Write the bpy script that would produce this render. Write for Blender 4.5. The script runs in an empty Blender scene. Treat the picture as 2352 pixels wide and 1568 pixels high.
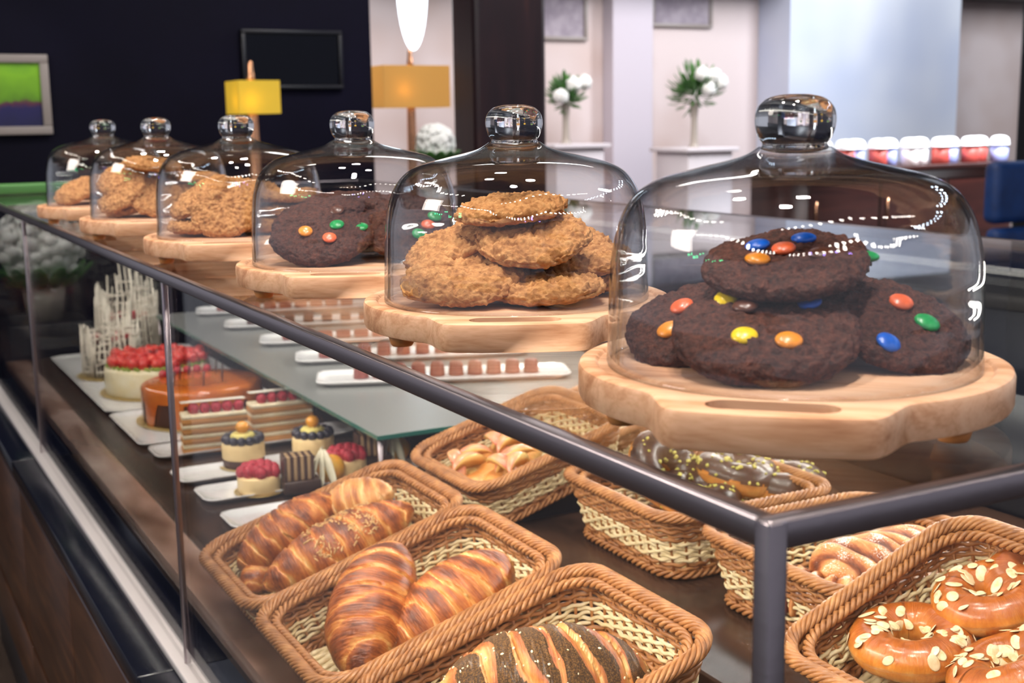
import bpy, bmesh, math, random
import numpy as np
from mathutils import Vector, Matrix, Euler, noise
random.seed(7); np.random.seed(7)
S = bpy.context.scene
COL = S.collection
G = 1.45           # height of the glass counter top above the floor
DK2 = G - .45       # top of the raised back step
DK = G - .53       # height of the deck inside the case
PI = math.pi; R = math.radians
# ------------------------------------------------------------------ camera
FPX, PITCH, YAW, ROLL = 2899.1, .1736, .4936, .0152
CAM = Vector((0, 0, G + .2023))
_f = Vector((math.sin(YAW)*math.cos(PITCH), math.cos(YAW)*math.cos(PITCH), -math.sin(PITCH)))
_r0 = Vector((math.cos(YAW), -math.sin(YAW), 0)); _d0 = _f.cross(_r0)
_r = _r0*math.cos(ROLL) + _d0*math.sin(ROLL); _d = -_r0*math.sin(ROLL) + _d0*math.cos(ROLL)
cd = bpy.data.cameras.new('camera'); cam = bpy.data.objects.new('camera', cd); COL.objects.link(cam)
cam.matrix_world = Matrix(((_r.x, -_d.x, -_f.x, CAM.x), (_r.y, -_d.y, -_f.y, CAM.y), (_r.z, -_d.z, -_f.z, CAM.z), (0, 0, 0, 1)))
cd.sensor_width = 36; cd.lens = FPX*36/2352; cd.clip_start = .01; cd.clip_end = 100
cd.dof.use_dof = True; cd.dof.focus_distance = 1.16; cd.dof.aperture_fstop = cd.lens/1000/.0046
S.camera = cam
def ray(x, y): return _r*((x-1176)/FPX) + _d*((y-784)/FPX) + _f
def at_z(x, y, z): d = ray(x, y); return CAM + d*((z-CAM.z)/d.z)
def at_y(x, y, Y): d = ray(x, y); return CAM + d*((Y-CAM.y)/d.y)
def at_x(x, y, X): d = ray(x, y); return CAM + d*((X-CAM.x)/d.x)
def on_plane(x, y, M, h):          # point of a sight line in the local plane z=h of matrix M, in local coordinates
    I = M.inverted(); o = I @ CAM; d = I.to_3x3() @ ray(x, y); return o + d*((h-o.z)/d.z)
# ------------------------------------------------------------------ materials
def new_mat(name):
    m = bpy.data.materials.new(name); m.use_nodes = True
    nt = m.node_tree; nt.nodes.clear(); out = nt.nodes.new('ShaderNodeOutputMaterial')
    return m, nt, out
def N(nt, t, **kw):
    n = nt.nodes.new('ShaderNode'+t)
    for k, v in kw.items():
        if k in n.inputs.keys(): n.inputs[k].default_value = v
        else: setattr(n, k, v)
    return n
def ramp(nt, fac, stops):
    r = nt.nodes.new('ShaderNodeValToRGB'); e = r.color_ramp.elements
    while len(e) > 1: e.remove(e[0])
    e[0].position = stops[0][0]; e[0].color = (*stops[0][1], 1)
    for p, c in stops[1:]:
        x = e.new(p); x.color = (*c, 1)
    nt.links.new(fac, r.inputs[0]); return r.outputs[0]
def srgb(r, g, b):
    f = lambda c: (c/255/12.92) if c/255 <= .04045 else ((c/255+.055)/1.055)**2.4
    return (f(r), f(g), f(b))
def pbr(name, col, rough=.5, metal=0, spec=.5, var=None, scale=40, bump=0, bscale=200, coat=0, emis=None, estr=0, sss=0, stretch=(1,1,1), detail=6, aniso=0, sheen=0):
    """plain surface; var = list of ramp stops fed by noise in object space"""
    m, nt, out = new_mat(name)
    p = N(nt, 'BsdfPrincipled', Roughness=rough, Metallic=metal); p.inputs['Specular IOR Level'].default_value = spec
    p.inputs['Base Color'].default_value = (*col, 1)
    if coat: p.inputs['Coat Weight'].default_value = coat; p.inputs['Coat Roughness'].default_value = .08
    if sss: p.inputs['Subsurface Weight'].default_value = sss; p.inputs['Subsurface Radius'].default_value = (.01, .006, .003); p.inputs['Subsurface Scale'].default_value = .5
    if emis: p.inputs['Emission Color'].default_value = (*emis, 1); p.inputs['Emission Strength'].default_value = estr
    if var or bump:
        tc = N(nt, 'TexCoord'); mp = N(nt, 'Mapping'); mp.inputs['Scale'].default_value = stretch
        nt.links.new(tc.outputs['Object'], mp.inputs[0])
    if var:
        n = N(nt, 'TexNoise', Scale=scale, Detail=detail, Roughness=.6); nt.links.new(mp.outputs[0], n.inputs['Vector'])
        nt.links.new(ramp(nt, n.outputs[0], var), p.inputs['Base Color'])
    if bump:
        n2 = N(nt, 'TexNoise', Scale=bscale, Detail=5, Roughness=.6); nt.links.new(mp.outputs[0], n2.inputs['Vector'])
        b = N(nt, 'Bump', Strength=bump, Distance=.002); nt.links.new(n2.outputs[0], b.inputs['Height']); nt.links.new(b.outputs[0], p.inputs['Normal'])
    nt.links.new(p.outputs[0], out.inputs[0]); return m
def thin_glass(name, tint=(.98, .99, .99), f0=.045, ripple=0, pw_=4.2):
    """thin-walled pane: straight-through transmission plus a mirror share that grows towards grazing (Schlick)"""
    m, nt, out = new_mat(name)
    lw = N(nt, 'LayerWeight', Blend=.5)
    pw = N(nt, 'Math', operation='POWER'); pw.inputs[1].default_value = pw_; nt.links.new(lw.outputs['Facing'], pw.inputs[0])
    ml = N(nt, 'Math', operation='MULTIPLY_ADD'); ml.inputs[1].default_value = .9; ml.inputs[2].default_value = f0; nt.links.new(pw.outputs[0], ml.inputs[0])
    ml.use_clamp = True
    t = N(nt, 'BsdfTransparent', Color=(*tint, 1)); g = N(nt, 'BsdfGlossy', Roughness=.0)
    if ripple:
        tc = N(nt, 'TexCoord'); mp = N(nt, 'Mapping'); mp.inputs['Scale'].default_value = (1, 1, 2.5); nt.links.new(tc.outputs['Object'], mp.inputs[0])
        n = N(nt, 'TexNoise', Scale=14, Detail=1.5); nt.links.new(mp.outputs[0], n.inputs['Vector'])
        b = N(nt, 'Bump', Strength=ripple, Distance=.01); nt.links.new(n.outputs[0], b.inputs['Height']); nt.links.new(b.outputs[0], g.inputs['Normal'])
    mx = N(nt, 'MixShader'); nt.links.new(ml.outputs[0], mx.inputs[0]); nt.links.new(t.outputs[0], mx.inputs[1]); nt.links.new(g.outputs[0], mx.inputs[2])
    nt.links.new(mx.outputs[0], out.inputs[0]); return m
def dome_glass(name):
    m, nt, out = new_mat(name); lw = N(nt, 'LayerWeight', Blend=.5)
    pw = N(nt, 'Math', operation='POWER'); pw.inputs[1].default_value = 3.2; nt.links.new(lw.outputs['Facing'], pw.inputs[0])
    ml = N(nt, 'Math', operation='MULTIPLY_ADD'); ml.inputs[1].default_value = .8; ml.inputs[2].default_value = .05; nt.links.new(pw.outputs[0], ml.inputs[0]); ml.use_clamp = True
    tc = ramp(nt, lw.outputs['Facing'], [(0, (.985, .99, .995)), (.7, (.95, .96, .97)), (.9, (.74, .78, .82)), (1, (.30, .34, .40))])
    t = N(nt, 'BsdfTransparent'); nt.links.new(tc, t.inputs[0]); g = N(nt, 'BsdfGlossy', Roughness=0)
    co = N(nt, 'TexCoord'); mp = N(nt, 'Mapping'); mp.inputs['Scale'].default_value = (1, 1, 4); nt.links.new(co.outputs['Object'], mp.inputs[0])
    n = N(nt, 'TexNoise', Scale=9, Detail=1.5); nt.links.new(mp.outputs[0], n.inputs['Vector'])
    b = N(nt, 'Bump', Strength=.22, Distance=.012); nt.links.new(n.outputs[0], b.inputs['Height']); nt.links.new(b.outputs[0], g.inputs['Normal'])
    mx = N(nt, 'MixShader'); nt.links.new(ml.outputs[0], mx.inputs[0]); nt.links.new(t.outputs[0], mx.inputs[1]); nt.links.new(g.outputs[0], mx.inputs[2])
    nt.links.new(mx.outputs[0], out.inputs[0]); return m
def solid_glass(name):
    m, nt, out = new_mat(name); g = N(nt, 'BsdfGlass', IOR=1.48, Roughness=0); nt.links.new(g.outputs[0], out.inputs[0]); return m
def bake_mat(name, stops, rough=.32, striate=.6, fleck=None, spec=.5, coat=.15):
    """pastry crust: colour from the baked layers stored on the mesh, broken by fine layer lines"""
    m, nt, out = new_mat(name)
    p = N(nt, 'BsdfPrincipled', Roughness=rough); p.inputs['Specular IOR Level'].default_value = spec; p.inputs['Coat Weight'].default_value = coat; p.inputs['Coat Roughness'].default_value = .2
    p.inputs['Subsurface Weight'].default_value = .03; p.inputs['Subsurface Radius'].default_value = (.008, .004, .002); p.inputs['Subsurface Scale'].default_value = .5
    a = N(nt, 'Attribute', attribute_name='bake'); u = N(nt, 'Attribute', attribute_name='uvw')
    mp = N(nt, 'Mapping'); mp.inputs['Scale'].default_value = (1, .10, 1); nt.links.new(u.outputs['Vector'], mp.inputs[0])
    n = N(nt, 'TexNoise', Scale=380, Detail=6, Roughness=.65, Distortion=.4); nt.links.new(mp.outputs[0], n.inputs['Vector'])
    tc = N(nt, 'TexCoord'); n3 = N(nt, 'TexNoise', Scale=45, Detail=5, Roughness=.65); nt.links.new(tc.outputs['Object'], n3.inputs['Vector'])
    s = N(nt, 'Math', operation='MULTIPLY_ADD'); s.inputs[1].default_value = striate; nt.links.new(n.outputs[0], s.inputs[0]); nt.links.new(a.outputs['Fac'], s.inputs[2])
    s2 = N(nt, 'Math', operation='MULTIPLY_ADD'); s2.inputs[1].default_value = .7; nt.links.new(n3.outputs[0], s2.inputs[0]); nt.links.new(s.outputs[0], s2.inputs[2])
    s3 = N(nt, 'Math', operation='SUBTRACT'); s3.inputs[1].default_value = .38*striate + .35; nt.links.new(s2.outputs[0], s3.inputs[0])
    c = ramp(nt, s3.outputs[0], stops)
    if fleck:
        fa = N(nt, 'Attribute', attribute_name='seed'); v = N(nt, 'TexNoise', Scale=520, Detail=3, Roughness=.7); nt.links.new(tc.outputs['Object'], v.inputs['Vector'])
        fc = ramp(nt, v.outputs[0], fleck)
        mk_ = N(nt, 'Math', operation='MULTIPLY_ADD'); mk_.inputs[1].default_value = 1.6; nt.links.new(v.outputs[0], mk_.inputs[0]); nt.links.new(fa.outputs['Fac'], mk_.inputs[2])
        mk2 = N(nt, 'Math', operation='GREATER_THAN'); mk2.inputs[1].default_value = 1.18; nt.links.new(mk_.outputs[0], mk2.inputs[0])
        mx = N(nt, 'Mix', data_type='RGBA'); nt.links.new(mk2.outputs[0], mx.inputs[0]); nt.links.new(c, mx.inputs[6]); nt.links.new(fc, mx.inputs[7]); c = mx.outputs[2]
        rr = N(nt, 'Math', operation='MULTIPLY_ADD'); rr.inputs[1].default_value = .5; rr.inputs[2].default_value = rough; nt.links.new(mk2.outputs[0], rr.inputs[0]); nt.links.new(rr.outputs[0], p.inputs['Roughness'])
    nt.links.new(c, p.inputs['Base Color'])
    b = N(nt, 'Bump', Strength=.9, Distance=.002); nt.links.new(n.outputs[0], b.inputs['Height'])
    b2 = N(nt, 'Bump', Strength=.35, Distance=.002); nt.links.new(n3.outputs[0], b2.inputs['Height']); nt.links.new(b.outputs[0], b2.inputs['Normal'])
    nt.links.new(b2.outputs[0], p.inputs['Normal']); nt.links.new(p.outputs[0], out.inputs[0]); return m
def wood_mat(name, stops, rough=.4, along='X', scale=1.0):
    m, nt, out = new_mat(name); p = N(nt, 'BsdfPrincipled', Roughness=rough); p.inputs['Specular IOR Level'].default_value = .4
    tc = N(nt, 'TexCoord'); mp = N(nt, 'Mapping'); st = {'X': (1.2, 14, 14), 'Y': (14, 1.2, 14), 'Z': (14, 14, 1.2)}[along]
    mp.inputs['Scale'].default_value = [v*scale for v in st]; nt.links.new(tc.outputs['Object'], mp.inputs[0])
    n = N(nt, 'TexNoise', Scale=2.2, Detail=5, Roughness=.55, Distortion=1.1); nt.links.new(mp.outputs[0], n.inputs['Vector'])
    n2 = N(nt, 'TexNoise', Scale=30, Detail=3); nt.links.new(mp.outputs[0], n2.inputs['Vector'])
    a = N(nt, 'Math', operation='MULTIPLY_ADD'); a.inputs[1].default_value = .25; nt.links.new(n2.outputs[0], a.inputs[0]); nt.links.new(n.outputs[0], a.inputs[2])
    s = N(nt, 'Math', operation='SUBTRACT'); s.inputs[1].default_value = .12; nt.links.new(a.outputs[0], s.inputs[0])
    nt.links.new(ramp(nt, s.outputs[0], stops), p.inputs['Base Color']); nt.links.new(p.outputs[0], out.inputs[0]); return m
def lamp_mat(name, col, st):
    m, nt, out = new_mat(name); e = N(nt, 'Emission', Color=(*col, 1), Strength=st); nt.links.new(e.outputs[0], out.inputs[0]); return m

MG_PANE = thin_glass('clear_case_glass', (.985, .99, .99), .04)
MG_TOP = thin_glass('clear_top_glass', (.97, .985, .98), .035, 0, 5.6)
MG_DOME = dome_glass('clear_dome_glass')
M_EDGE = pbr('green_glass_edge', srgb(40, 95, 85), .15)
M_KNOB = solid_glass('solid_knob_glass')
M_STEEL = pbr('dark_brushed_steel', srgb(160, 150, 154), .28, 1, bump=.1, bscale=60, stretch=(1, .05, 1))
M_CHROME = pbr('bright_steel_track', srgb(222, 214, 214), .5, .55)
M_GRANITE = pbr('black_granite', (.004, .005, .01), .18, var=[(.0, (.002, .003, .006)), (.66, (.004, .005, .012)), (.72, (.02, .025, .05)), (.8, (.05, .06, .08))], scale=500, detail=2)
M_WOODDK = wood_mat('dark_walnut_panel', [(.2, srgb(46, 28, 20)), (.55, srgb(74, 46, 30)), (.8, srgb(104, 66, 40))], .3, 'Y')
M_DECK = pbr('polished_brown_deck', srgb(62, 40, 28), .24, var=[(.3, srgb(36, 25, 20)), (.6, srgb(60, 41, 32)), (.8, srgb(86, 60, 46))], scale=5, stretch=(3, 1, 1))
M_BLACK = pbr('dark_inner_panel', srgb(22, 22, 30), .35)
M_MAPLE = wood_mat('light_maple', [(.3, srgb(176, 118, 80)), (.44, srgb(206, 152, 114)), (.55, srgb(226, 176, 140)), (.72, srgb(236, 194, 160))], .42, 'X', .9)
M_FOOT = pbr('maple_foot', srgb(196, 128, 72), .5)
M_WICK = pbr('brown_wicker', srgb(165, 105, 55), .42, var=[(.25, srgb(116, 70, 36)), (.5, srgb(158, 104, 58)), (.75, srgb(190, 136, 84))], scale=45, bump=.15, bscale=300)
M_WICKC = pbr('cream_wicker', srgb(225, 205, 160), .45, var=[(.3, srgb(205, 180, 128)), (.7, srgb(236, 220, 180))], scale=60)
M_WICKD = pbr('dark_wicker_core', srgb(88, 48, 22), .6)
M_PORC = pbr('white_porcelain', srgb(238, 236, 236), .18, coat=.4)
M_BOARDG = pbr('gold_cake_board', srgb(205, 175, 110), .35, .6)

# ------------------------------------------------------------------ mesh helpers
class MB:
    def __init__(s): s.V = []; s.F = []; s.MI = []; s.n = 0
    def add(s, VF, mi=0, M=None):
        V, F = VF[0], VF[1]; V = np.asarray(V, float).reshape(-1, 3)
        if M is not None:
            A = np.array(M); V = V @ A[:3, :3].T + A[:3, 3]
        s.V.append(V); n = s.n; s.F += [tuple(i+n for i in f) for f in F]; s.MI += [mi]*len(F); s.n += len(V); return s
    def mesh(s, name, mats, smooth=True):
        me = bpy.data.meshes.new(name); V = np.concatenate(s.V) if s.V else np.zeros((0, 3))
        me.from_pydata(V.tolist(), [], s.F)
        for m in (mats if isinstance(mats, (list, tuple)) else [mats]): me.materials.append(m)
        if any(s.MI): me.polygons.foreach_set('material_index', s.MI)
        if smooth: me.polygons.foreach_set('use_smooth', [True]*len(me.polygons))
        me.update(); return me
def T(x=0, y=0, z=0, rx=0, ry=0, rz=0, s=1):
    sc = (s, s, s) if not isinstance(s, (tuple, list)) else s
    return Matrix.LocRotScale(Vector((x, y, z)), Euler((rx, ry, rz)), Vector(sc))
_bc = {}
def rbox(sx, sy, sz, b=0, seg=2):
    k = (round(sx, 5), round(sy, 5), round(sz, 5), b, seg)
    if k not in _bc:
        bm = bmesh.new(); bmesh.ops.create_cube(bm, size=1)
        bmesh.ops.scale(bm, vec=(sx, sy, sz), verts=bm.verts)
        if b: bmesh.ops.bevel(bm, geom=bm.edges[:], offset=min(b, .49*min(sx, sy, sz)), segments=seg, affect='EDGES', profile=.5)
        bm.verts.ensure_lookup_table()
        _bc[k] = ([v.co[:] for v in bm.verts], [tuple(v.index for v in f.verts) for f in bm.faces]); bm.free()
    return _bc[k]
def box2(x0, x1, y0, y1, z0, z1, b=0):
    V, F = rbox(x1-x0, y1-y0, z1-z0, b); return (np.array(V)+((x0+x1)/2, (y0+y1)/2, (z0+z1)/2), F)
def tube(P, rad, n=6, closed=False, caps=True, up=(0, 0, 1)):
    P = np.asarray(P, float); m = len(P)
    t = (np.roll(P, -1, 0)-np.roll(P, 1, 0)) if closed else np.gradient(P, axis=0)
    t /= np.linalg.norm(t, axis=1)[:, None]+1e-12
    sd = np.cross(t, np.array(up, float)); ln = np.linalg.norm(sd, axis=1)
    bad = ln < 1e-3
    if bad.any(): sd[bad] = np.cross(t[bad], (1, 0, 0)); ln = np.linalg.norm(sd, axis=1)
    sd /= ln[:, None]; u = np.cross(sd, t)
    r = np.broadcast_to(np.asarray(rad, float), (m,))
    a = np.arange(n)*2*PI/n
    V = P[:, None]+r[:, None, None]*(np.cos(a)[None, :, None]*sd[:, None]+np.sin(a)[None, :, None]*u[:, None])
    V = V.reshape(-1, 3); F = []
    for i in range(m if closed else m-1):
        j = (i+1) % m
        for k in range(n): F.append((i*n+k, i*n+(k+1) % n, j*n+(k+1) % n, j*n+k))
    if not closed and caps: F += [tuple(range(n))[::-1], tuple((m-1)*n+k for k in range(n))]
    return V, F
def lathe(prof, n=48, cap=True):
    V = []; F = []; idx = []
    for r, z in prof:
        if r < 1e-6: idx.append([len(V)]); V.append((0, 0, z))
        else:
            idx.append(list(range(len(V), len(V)+n))); V += [(r*math.cos(2*PI*k/n), r*math.sin(2*PI*k/n), z) for k in range(n)]
    for a, b in zip(idx, idx[1:]):
        for k in range(n):
            q = [a[k % len(a)], a[(k+1) % len(a)], b[(k+1) % len(b)], b[k % len(b)]]
            q = list(dict.fromkeys(q))
            if len(q) > 2: F.append(tuple(q))
    return V, F
def smooth_prof(pts, n=60):
    P = np.array(pts, float); out = []
    for i in range(len(P)-1):
        p0 = P[max(i-1, 0)]; p1 = P[i]; p2 = P[i+1]; p3 = P[min(i+2, len(P)-1)]
        for t in np.linspace(0, 1, max(2, n//(len(P)-1)), endpoint=False):
            out.append(.5*((2*p1)+(-p0+p2)*t+(2*p0-5*p1+4*p2-p3)*t*t+(-p0+3*p1-3*p2+p3)*t**3))
    out.append(P[-1]); return [(max(0, a), b) for a, b in out]
def ball(r=1, nu=16, nv=10, s=(1, 1, 1)):
    V, F = lathe([(r*math.sin(PI*i/nv) if 0 < i < nv else 0, -r*math.cos(PI*i/nv)) for i in range(nv+1)], nu)
    return np.array(V)*np.array(s), F
def blob(r, seed, amp=.15, fs=1.5, nu=20, nv=12, s=(1, 1, 1)):
    V, F = ball(r, nu, nv); V = np.array(V)
    for i, v in enumerate(V):
        k = 1+amp*noise.noise(Vector(v/r*fs)+Vector((seed*7.3, seed*1.7, 0))); V[i] = v*k
    return V*np.array(s), F
def prism(out, z0, z1, b=.0):
    """closed outline (counter-clockwise) extruded with rounded rims"""
    O = np.array(out, float); n = len(O); V = []; F = []
    nx = np.roll(O, -1, 0)-np.roll(O, 1, 0); nx = np.stack([nx[:, 1], -nx[:, 0]], 1); nx /= np.linalg.norm(nx, axis=1)[:, None]+1e-12
    lv = [(-b, z0), (-.3*b, z0+.3*b), (0, z0+b), (0, z1-b), (-.3*b, z1-.3*b), (-b, z1)] if b else [(0, z0), (0, z1)]
    for off, z in lv:
        Q = O+nx*off; V += [(q[0], q[1], z) for q in Q]
    for i in range(len(lv)-1):
        for k in range(n): F.append((i*n+k, i*n+(k+1) % n, (i+1)*n+(k+1) % n, (i+1)*n+k))
    F += [tuple(range(n))[::-1], tuple((len(lv)-1)*n+k for k in range(n))]
    return V, F
def attr(me, name, data, vec=False):
    a = me.attributes.new(name, 'FLOAT_VECTOR' if vec else 'FLOAT', 'POINT')
    a.data.foreach_set('vector' if vec else 'value', np.asarray(data, np.float32).ravel())

# ------------------------------------------------------------------ scene helpers
def link(name, data, parent=None, M=None):
    o = bpy.data.objects.new(name, data); COL.objects.link(o)
    if parent: o.parent = parent
    if M is not None:
        if parent: o.matrix_local = M
        else: o.matrix_world = M
    return o
def part(name, mb, mat, parent, M=None, smooth=True, label=None):
    o = link(name, mb if isinstance(mb, bpy.types.Mesh) else mb.mesh(name, mat, smooth), parent, M)
    if label: o['label'] = label
    return o
def tag(o, label, cat, group=None):
    o['label'] = label; o['category'] = cat
    if group: o['group'] = group
    return o
def thing(name, label, cat, M=None, group=None):
    return tag(link(name, None, None, M if M is not None else Matrix()), label, cat, group)
def solo(name, mb, mat, label, cat, M=None, group=None, smooth=True):
    return tag(link(name, mb if isinstance(mb, bpy.types.Mesh) else mb.mesh(name, mat, smooth), None, M), label, cat, group)
def struct(name, mb, mat, smooth=False):
    o = link(name, mb.mesh(name, mat, smooth)); o['kind'] = 'structure'; return o
def dup(root, M, label, group=None):
    r = root.copy(); COL.objects.link(r); r.matrix_world = M; r['label'] = label
    if group: r['group'] = group
    for ch in root.children:
        c = ch.copy(); COL.objects.link(c); c.parent = r
        for g in ch.children:
            d = g.copy(); COL.objects.link(d); d.parent = c
    return r
def light(name, kind, loc, energy, col=(1, 1, 1), size=.1, aim=None, sy=None, spot=None, blend=.6):
    d = bpy.data.lights.new(name, kind); d.energy = energy; d.color = col
    if kind == 'AREA':
        d.size = size
        if sy: d.shape = 'RECTANGLE'; d.size_y = sy
    else: d.shadow_soft_size = size
    if spot: d.spot_size = R(spot); d.spot_blend = blend
    o = bpy.data.objects.new(name, d); COL.objects.link(o); o.location = loc
    if aim is not None: o.rotation_euler = (Vector(aim)-Vector(loc)).to_track_quat('-Z', 'Y').to_euler()
    return o
ORD = ['first', 'second', 'third', 'fourth', 'fifth', 'sixth', 'seventh', 'eighth', 'ninth', 'tenth', 'eleventh', 'twelfth', 'thirteenth', 'fourteenth', 'fifteenth', 'sixteenth']

# ================================================================== the display case
X0, Y0, Y1, XB = .4013, .4754, 4.25, 1.68
case = thing('display_case', 'long glass pastry display case with steel frame on granite and dark wood base', 'display case', T(X0, Y0, 0))
CI = Matrix.Translation((-X0, -Y0, 0))
def cpart(name, mb, mat, smooth=True, label=None): return part(name, mb, mat, case, CI, smooth, label)
t = .0125
mb = MB().add(box2(X0, X0+t, Y0, Y1, G-.0155, G+.001, .0019)); cpart('front_rail', mb, M_STEEL)
mb = MB().add(box2(X0, XB, Y0-.0002, Y0+t-.0002, G-.0157, G+.0012, .0019)); cpart('side_rail', mb, M_STEEL)
mb = MB().add(box2(X0, XB, Y1-t, Y1, G-.0155, G+.001, .0019)); cpart('side_rail', mb, M_STEEL)
mb = MB().add(box2(X0-.0004, X0+t, Y0-.0006, Y0+t, G-.6, G+.0006, .0019)); cpart('corner_post', mb, M_STEEL)
mb = MB().add(box2(X0, X0+t, Y1-t, Y1, G-.6, G-.001, .0019)); cpart('corner_post', mb, M_STEEL)
def pane(name, x0, x1, y0, y1, z0, z1, m=MG_PANE, label=None):
    V, F = box2(x0, x1, y0, y1, z0, z1); d = [x1-x0, y1-y0, z1-z0]; ax = d.index(min(d))
    mb = MB(); mb.add((V, F)); V = np.array(V)
    for i, f in enumerate(F):
        ex = V[list(f)].max(0)-V[list(f)].min(0)
        mb.MI[i] = 0 if ex[ax] < 1e-6 else 1
    return cpart(name, mb, [m, M_EDGE], False, label)
pane('top_glass', X0+t, XB, Y0+t, Y1-t, G-.009, G, MG_TOP)
js = [Y0+t, 1.787, 3.196, Y1-t]
for a, b in zip(js, js[1:]): pane('front_glass', X0+.002, X0+.008, a+.002, b-.002, G-.594, G-.012)
pane('end_glass', X0+t, XB, Y0+.002, Y0+.008, G-.594, G-.012)
pane('end_glass', X0+t, XB, Y1-.008, Y1-.002, G-.594, G-.012)
for j in js[1:-1]:
    cpart('joint_strip', MB().add(box2(X0+.0005, X0+.0095, j-.003, j+.003, G-.594, G-.0125, .001)), M_STEEL)
cpart('steel_track', MB().add(box2(X0-.013, X0+.014, Y0-.01, Y1+.01, G-.597, G-.584, .002)), M_CHROME, label='bright steel channel holding the front glass')
for a, b in ((Y0-.05, 1.80), (1.803, 3.2), (3.203, Y1+.05)):
    cpart('granite_ledge', MB().add(box2(.335, .48, a, b, G-.63, G-.5972, .002)), M_GRANITE, label='black granite ledge under the front glass')
cpart('deck', MB().add(box2(.515, XB-.01, Y0+.02, Y1-.02, DK-.025, DK, .002)), M_DECK, label='polished brown inner deck')
cpart('back_step', MB().add(box2(.865, XB-.013, Y0+.03, 2.155, DK+.0003, DK2, .004)), M_DECK, label='dark polished step at the back of the deck')
cpart('reflection_strip', MB().add(box2(.452, .515, Y0+.02, Y1-.02, DK-.0245, DK+.0006, .0005)), pbr('painted_reflection', srgb(150, 120, 108), .2, var=[(.3, srgb(96, 66, 52)), (.5, srgb(150, 118, 104)), (.7, srgb(186, 160, 150))], scale=3, stretch=(3, 1, 1), detail=2), label='pale mottled strip along the front glass, a reflection put into colour')  # pale mottling painted on the deck edge in place of a front glass reflection
cpart('base_body', MB().add(box2(.38, XB, Y0-.03, Y1+.03, .0, G-.632)), M_BLACK)
mbp = []
zs = [(.152, G-1.136), (G-1.120, G-.686)]
ys = [Y0-.03, 1.2, 1.9, 2.62, 3.34, Y1+.03]
for z0, z1 in zs:
    for a, b in zip(ys, ys[1:]): cpart('wood_panel', MB().add(box2(.362, .381, a+.003, b-.003, z0, z1, .0015)), M_WOODDK)
cpart('wood_fascia', MB().add(box2(.352, .381, Y0-.03, Y1+.03, G-.677, G-.632, .002)), M_WOODDK)
cpart('metal_bead', MB().add(tube([(.351, Y0-.03, G-.6745), (.351, Y1+.03, G-.6745)], .0022, 6)), M_STEEL)
cpart('plinth', MB().add(box2(.366, .379, Y0, Y1, 0, .148)), M_BLACK)
cpart('back_panel', MB().add(box2(XB-.012, XB, Y0, Y1, DK, G-.25)), M_BLACK)
for yy in (.49, 1.9, 3.2, Y1-.02): cpart('rear_post', MB().add(box2(XB-.013, XB, yy-.006, yy+.006, G-.6, G-.001, .002)), M_STEEL)
cpart('rear_rail', MB().add(box2(XB-.013, XB, Y0, Y1, G-.0155, G+.001, .0019)), M_STEEL)

# glass shelf with chocolates
M_SHELF = pbr('frosted_grey_shelf', srgb(128, 128, 126), .25, spec=.4)
SZ = G-.38
sh = thing('glass_shelf', 'frosted grey glass shelf with green edge inside the case, carrying chocolate plates', 'shelf', T(1.14, 2.92, SZ))
mb = MB(); V, F = box2(-.27, .515, -.762, 1.04, -.010, 0, .0015); mb.add((V, F)); V = np.array(V)
for i, f in enumerate(F):
    mb.MI[i] = 0 if abs(V[list(f), 2].mean()+.005) > .0042 else 1
part('shelf_pane', mb, [M_SHELF, M_EDGE], sh, None, False)
for lx, ly in ((-.262, -.754), (-.262, 1.032), (.507, -.754), (.507, 1.032)):
    part('leg', MB().add(box2(lx-.004, lx+.004, ly-.004, ly+.004, DK-SZ, -.0102)), M_STEEL, sh)

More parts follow.
